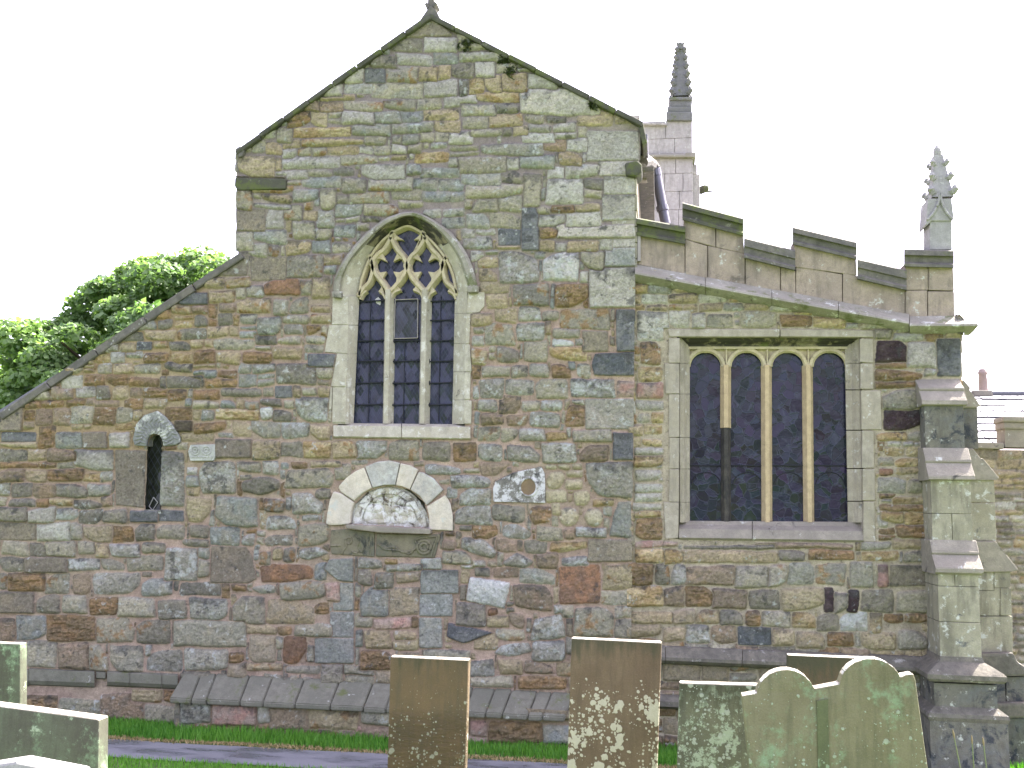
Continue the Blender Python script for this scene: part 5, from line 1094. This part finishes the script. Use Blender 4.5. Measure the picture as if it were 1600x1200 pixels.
m = MB(); m.prism([(1276, 1095), (1294, 1092), (1298, 1260), (1280, 1260)], -7.212, -7.19, .004)  # darker strip stands in for the shadow in the groove between the panels
c0 = o.location.copy(); 
m.build('groove_shadow_strip', grave_mat('painted groove shadow', (84, 90, 64), (92, 96, 70), .5, (140, 156, 128), .2, (60, 64, 50), -1, 2.2), o, loc=tuple(P(1285, 1180, -7.2)))
grave([(1231, 1023), (1349, 1028), (1351, 1200), (1229, 1200)], -4.6, .09, G_BACK, 'brown square-topped gravestone standing behind the double-arched one')
grave([(-120, 1000), (31, 1006), (31, 1200), (-120, 1200)], -5.2, .10, G_GREY, 'upright grey gravestone at the left edge, behind the pale-edged one')
grave([(-230, 1072), (154, 1124), (153, 1200), (-230, 1200)], -8.0, .10, G_GREY, 'grey streaked gravestone with bright sunlit top and right edges, at lower left', yaw=0)
q = [P(x, y, -8.9) for x, y in ((-120, 1212), (25, 1190), (118, 1208), (140, 1330), (-120, 1330))]
m = MB(); m.prism3(q, [p+Vector((0, .12, 0)) for p in q], .015, 3, .002); tag(m.build('gravestone', M['pinn'], None, loc=(q[1].x, -8.9, gz(-8.9)), angle=35), 'pale peaked gravestone at the bottom left corner, in front of the streaked one', 'gravestone', 'gravestones in the churchyard')

# ------------------------------------------------------------------ tree behind the lean-to
LM = leafmat('leaf', (74, 100, 62), (132, 154, 102), .42); BARK = ashlar('bark', (84, 74, 60), (66, 60, 50), moss=.2)
YTR = 14.0; tc = P(332, 648, YTR); tree = empty('tree', (tc.x, YTR, 0)); tag(tree, 'large leafy broadleaf tree rising behind the lean-to roof', 'tree')
kt = (YTR+DIST)/F_PX; RX, RZ = 338*kt, 238*kt
cl_ = []
while len(cl_) < 380:
    v = rng.normal(size=3); v /= np.linalg.norm(v); 
    if v[2] < -.55: continue
    r = rng.uniform(.80, 1.0) if len(cl_) < 310 else rng.uniform(.35, .8)
    bumpy = .90+.22*fbm(np.array([v[0]*2.2+5]), np.array([v[2]*2.2+v[1]*1.7+5]), 2, 3)[0]
    p = np.array([tc.x+v[0]*RX*r*bumpy, YTR+v[1]*RX*.9*r*bumpy, tc.z+v[2]*RZ*r*bumpy]); cl_.append((p, rng.uniform(.3, .8), v))
PV, PF, PT = [], [], []; o_ = 0
for p, r, v in cl_:
    n = int(520*(r/.65)**2); d = rng.normal(size=(n, 3)); d /= np.linalg.norm(d, axis=1)[:, None]; d[:, 2] = np.where(d[:, 2] < -.3, -d[:, 2]*.6, d[:, 2])
    c = p+d*(r*np.cbrt(rng.uniform(.35, 1.0, n)))[:, None]*np.array([1.15, 1.15, .8])
    nrm = d*.6+rng.normal(size=(n, 3))*.55+np.array([0, 0, .5]); nrm /= np.linalg.norm(nrm, axis=1)[:, None]
    t = np.cross(nrm, rng.normal(size=(n, 3))); t /= np.linalg.norm(t, axis=1)[:, None]; b2 = np.cross(nrm, t); sz = rng.uniform(.055, .12, n)[:, None]
    q = np.stack([c-t*sz, c+b2*sz*.7-nrm*sz*.2, c+t*sz, c-b2*sz*.7-nrm*sz*.2], 1).reshape(-1, 3)
    PV.append(q); PF.append(o_+np.arange(n*4).reshape(-1, 4)); PT.append(np.repeat(np.clip(rng.normal(.45, .22, n)+rng.normal(0, .1), 0, 1), 4)); o_ += n*4
tri_object('crown', np.concatenate(PV), np.concatenate(PF), np.concatenate(PT), LM, tree, loc=(tc.x, YTR, tc.z))
m = MB(); zc = tc.z
m.tube([Vector((tc.x, YTR, z)) for z in (-.2, .3, zc*.4, zc*.75, zc+.6)], [.55, .42, .36, .3, .12], 12)
for k in range(12):
    a = k*2.4; z = zc*(.5+.04*k); L_ = RX*.8
    m.tube([Vector((tc.x, YTR, z)), Vector((tc.x+math.cos(a)*L_*.4, YTR+math.sin(a)*L_*.4, z+.9)), Vector((tc.x+math.cos(a)*L_, YTR+math.sin(a)*L_, z+1.6+.15*k))], [.16, .10, .03], 7)
m.build('trunk', BARK, tree, True)

# ------------------------------------------------------------------ moss and ferns rooted in the gable joints, seed heads by the buttress
MM = leafmat('moss leaf', (48, 56, 32), (70, 78, 46), .15)
for (px, py, w_, h_, lab) in ((729, 71, 10, 7, 'largest moss tuft, just right of the gable apex under the coping'), (788, 92, 11, 6, 'moss tuft under the right-hand coping, second from the apex'), (797, 113, 7, 8, 'small hanging moss tuft in a joint below the right-hand coping'), (928, 166, 8, 6, 'moss tuft under the coping nearest the right-hand kneeler')):
    n = 260; c = P(px, py, -.03); u = rng.normal(size=(n, 2))*.5
    x = c.x+u[:, 0]*w_/PPM; z = c.z+u[:, 1]*h_/PPM; y = c.y-np.abs(rng.normal(0, .03, n))+.02
    t = rng.normal(size=(n, 3))*.018; b2 = rng.normal(size=(n, 3))*.014; cc = np.stack([x, y, z], 1)
    q = np.stack([cc-t, cc+b2, cc+t, cc-b2], 1).reshape(-1, 3)
    tag(tri_object('moss_clump', q, np.arange(n*4).reshape(-1, 4), np.repeat(rng.random(n), 4), MM, None, loc=tuple(c)), lab, 'moss', 'moss tufts on the gable')
for i, (xb, yb, xt, yt, lab) in enumerate(((1509, 1206, 1491, 1152, 'tallest leaning grass stalk with a brown seed head, before the buttress base'), (1520, 1206, 1519, 1161, 'thin upright grass stalk between the two others before the buttress'), (1544, 1206, 1537, 1164, 'rightmost grass stalk with a seed head, before the buttress base'))):
    Yg = -2.2; a, b_ = P(xb, yb, Yg), P(xt, yt, Yg); a.z = min(a.z, 0); mid = a.lerp(b_, .55)+Vector((.012, 0, 0))
    m = MB(); m.tube([a, mid, b_], [.006, .005, .004], 6); so_ = m.build('grass_stalk', flat('stalk', (100, 112, 66), .8), None, loc=tuple(a)); tag(so_, lab, 'grass stalk', 'grass stalks by the buttress')
    d = (b_-mid).normalized(); m = MB(); m.tube([b_-d*.01, b_+d*.02, b_+d*.05, b_+d*.075], [.004, .010, .008, .003], 8); m.build('seed_head', flat('seed', (124, 110, 80), .9), so_, loc=tuple(b_))
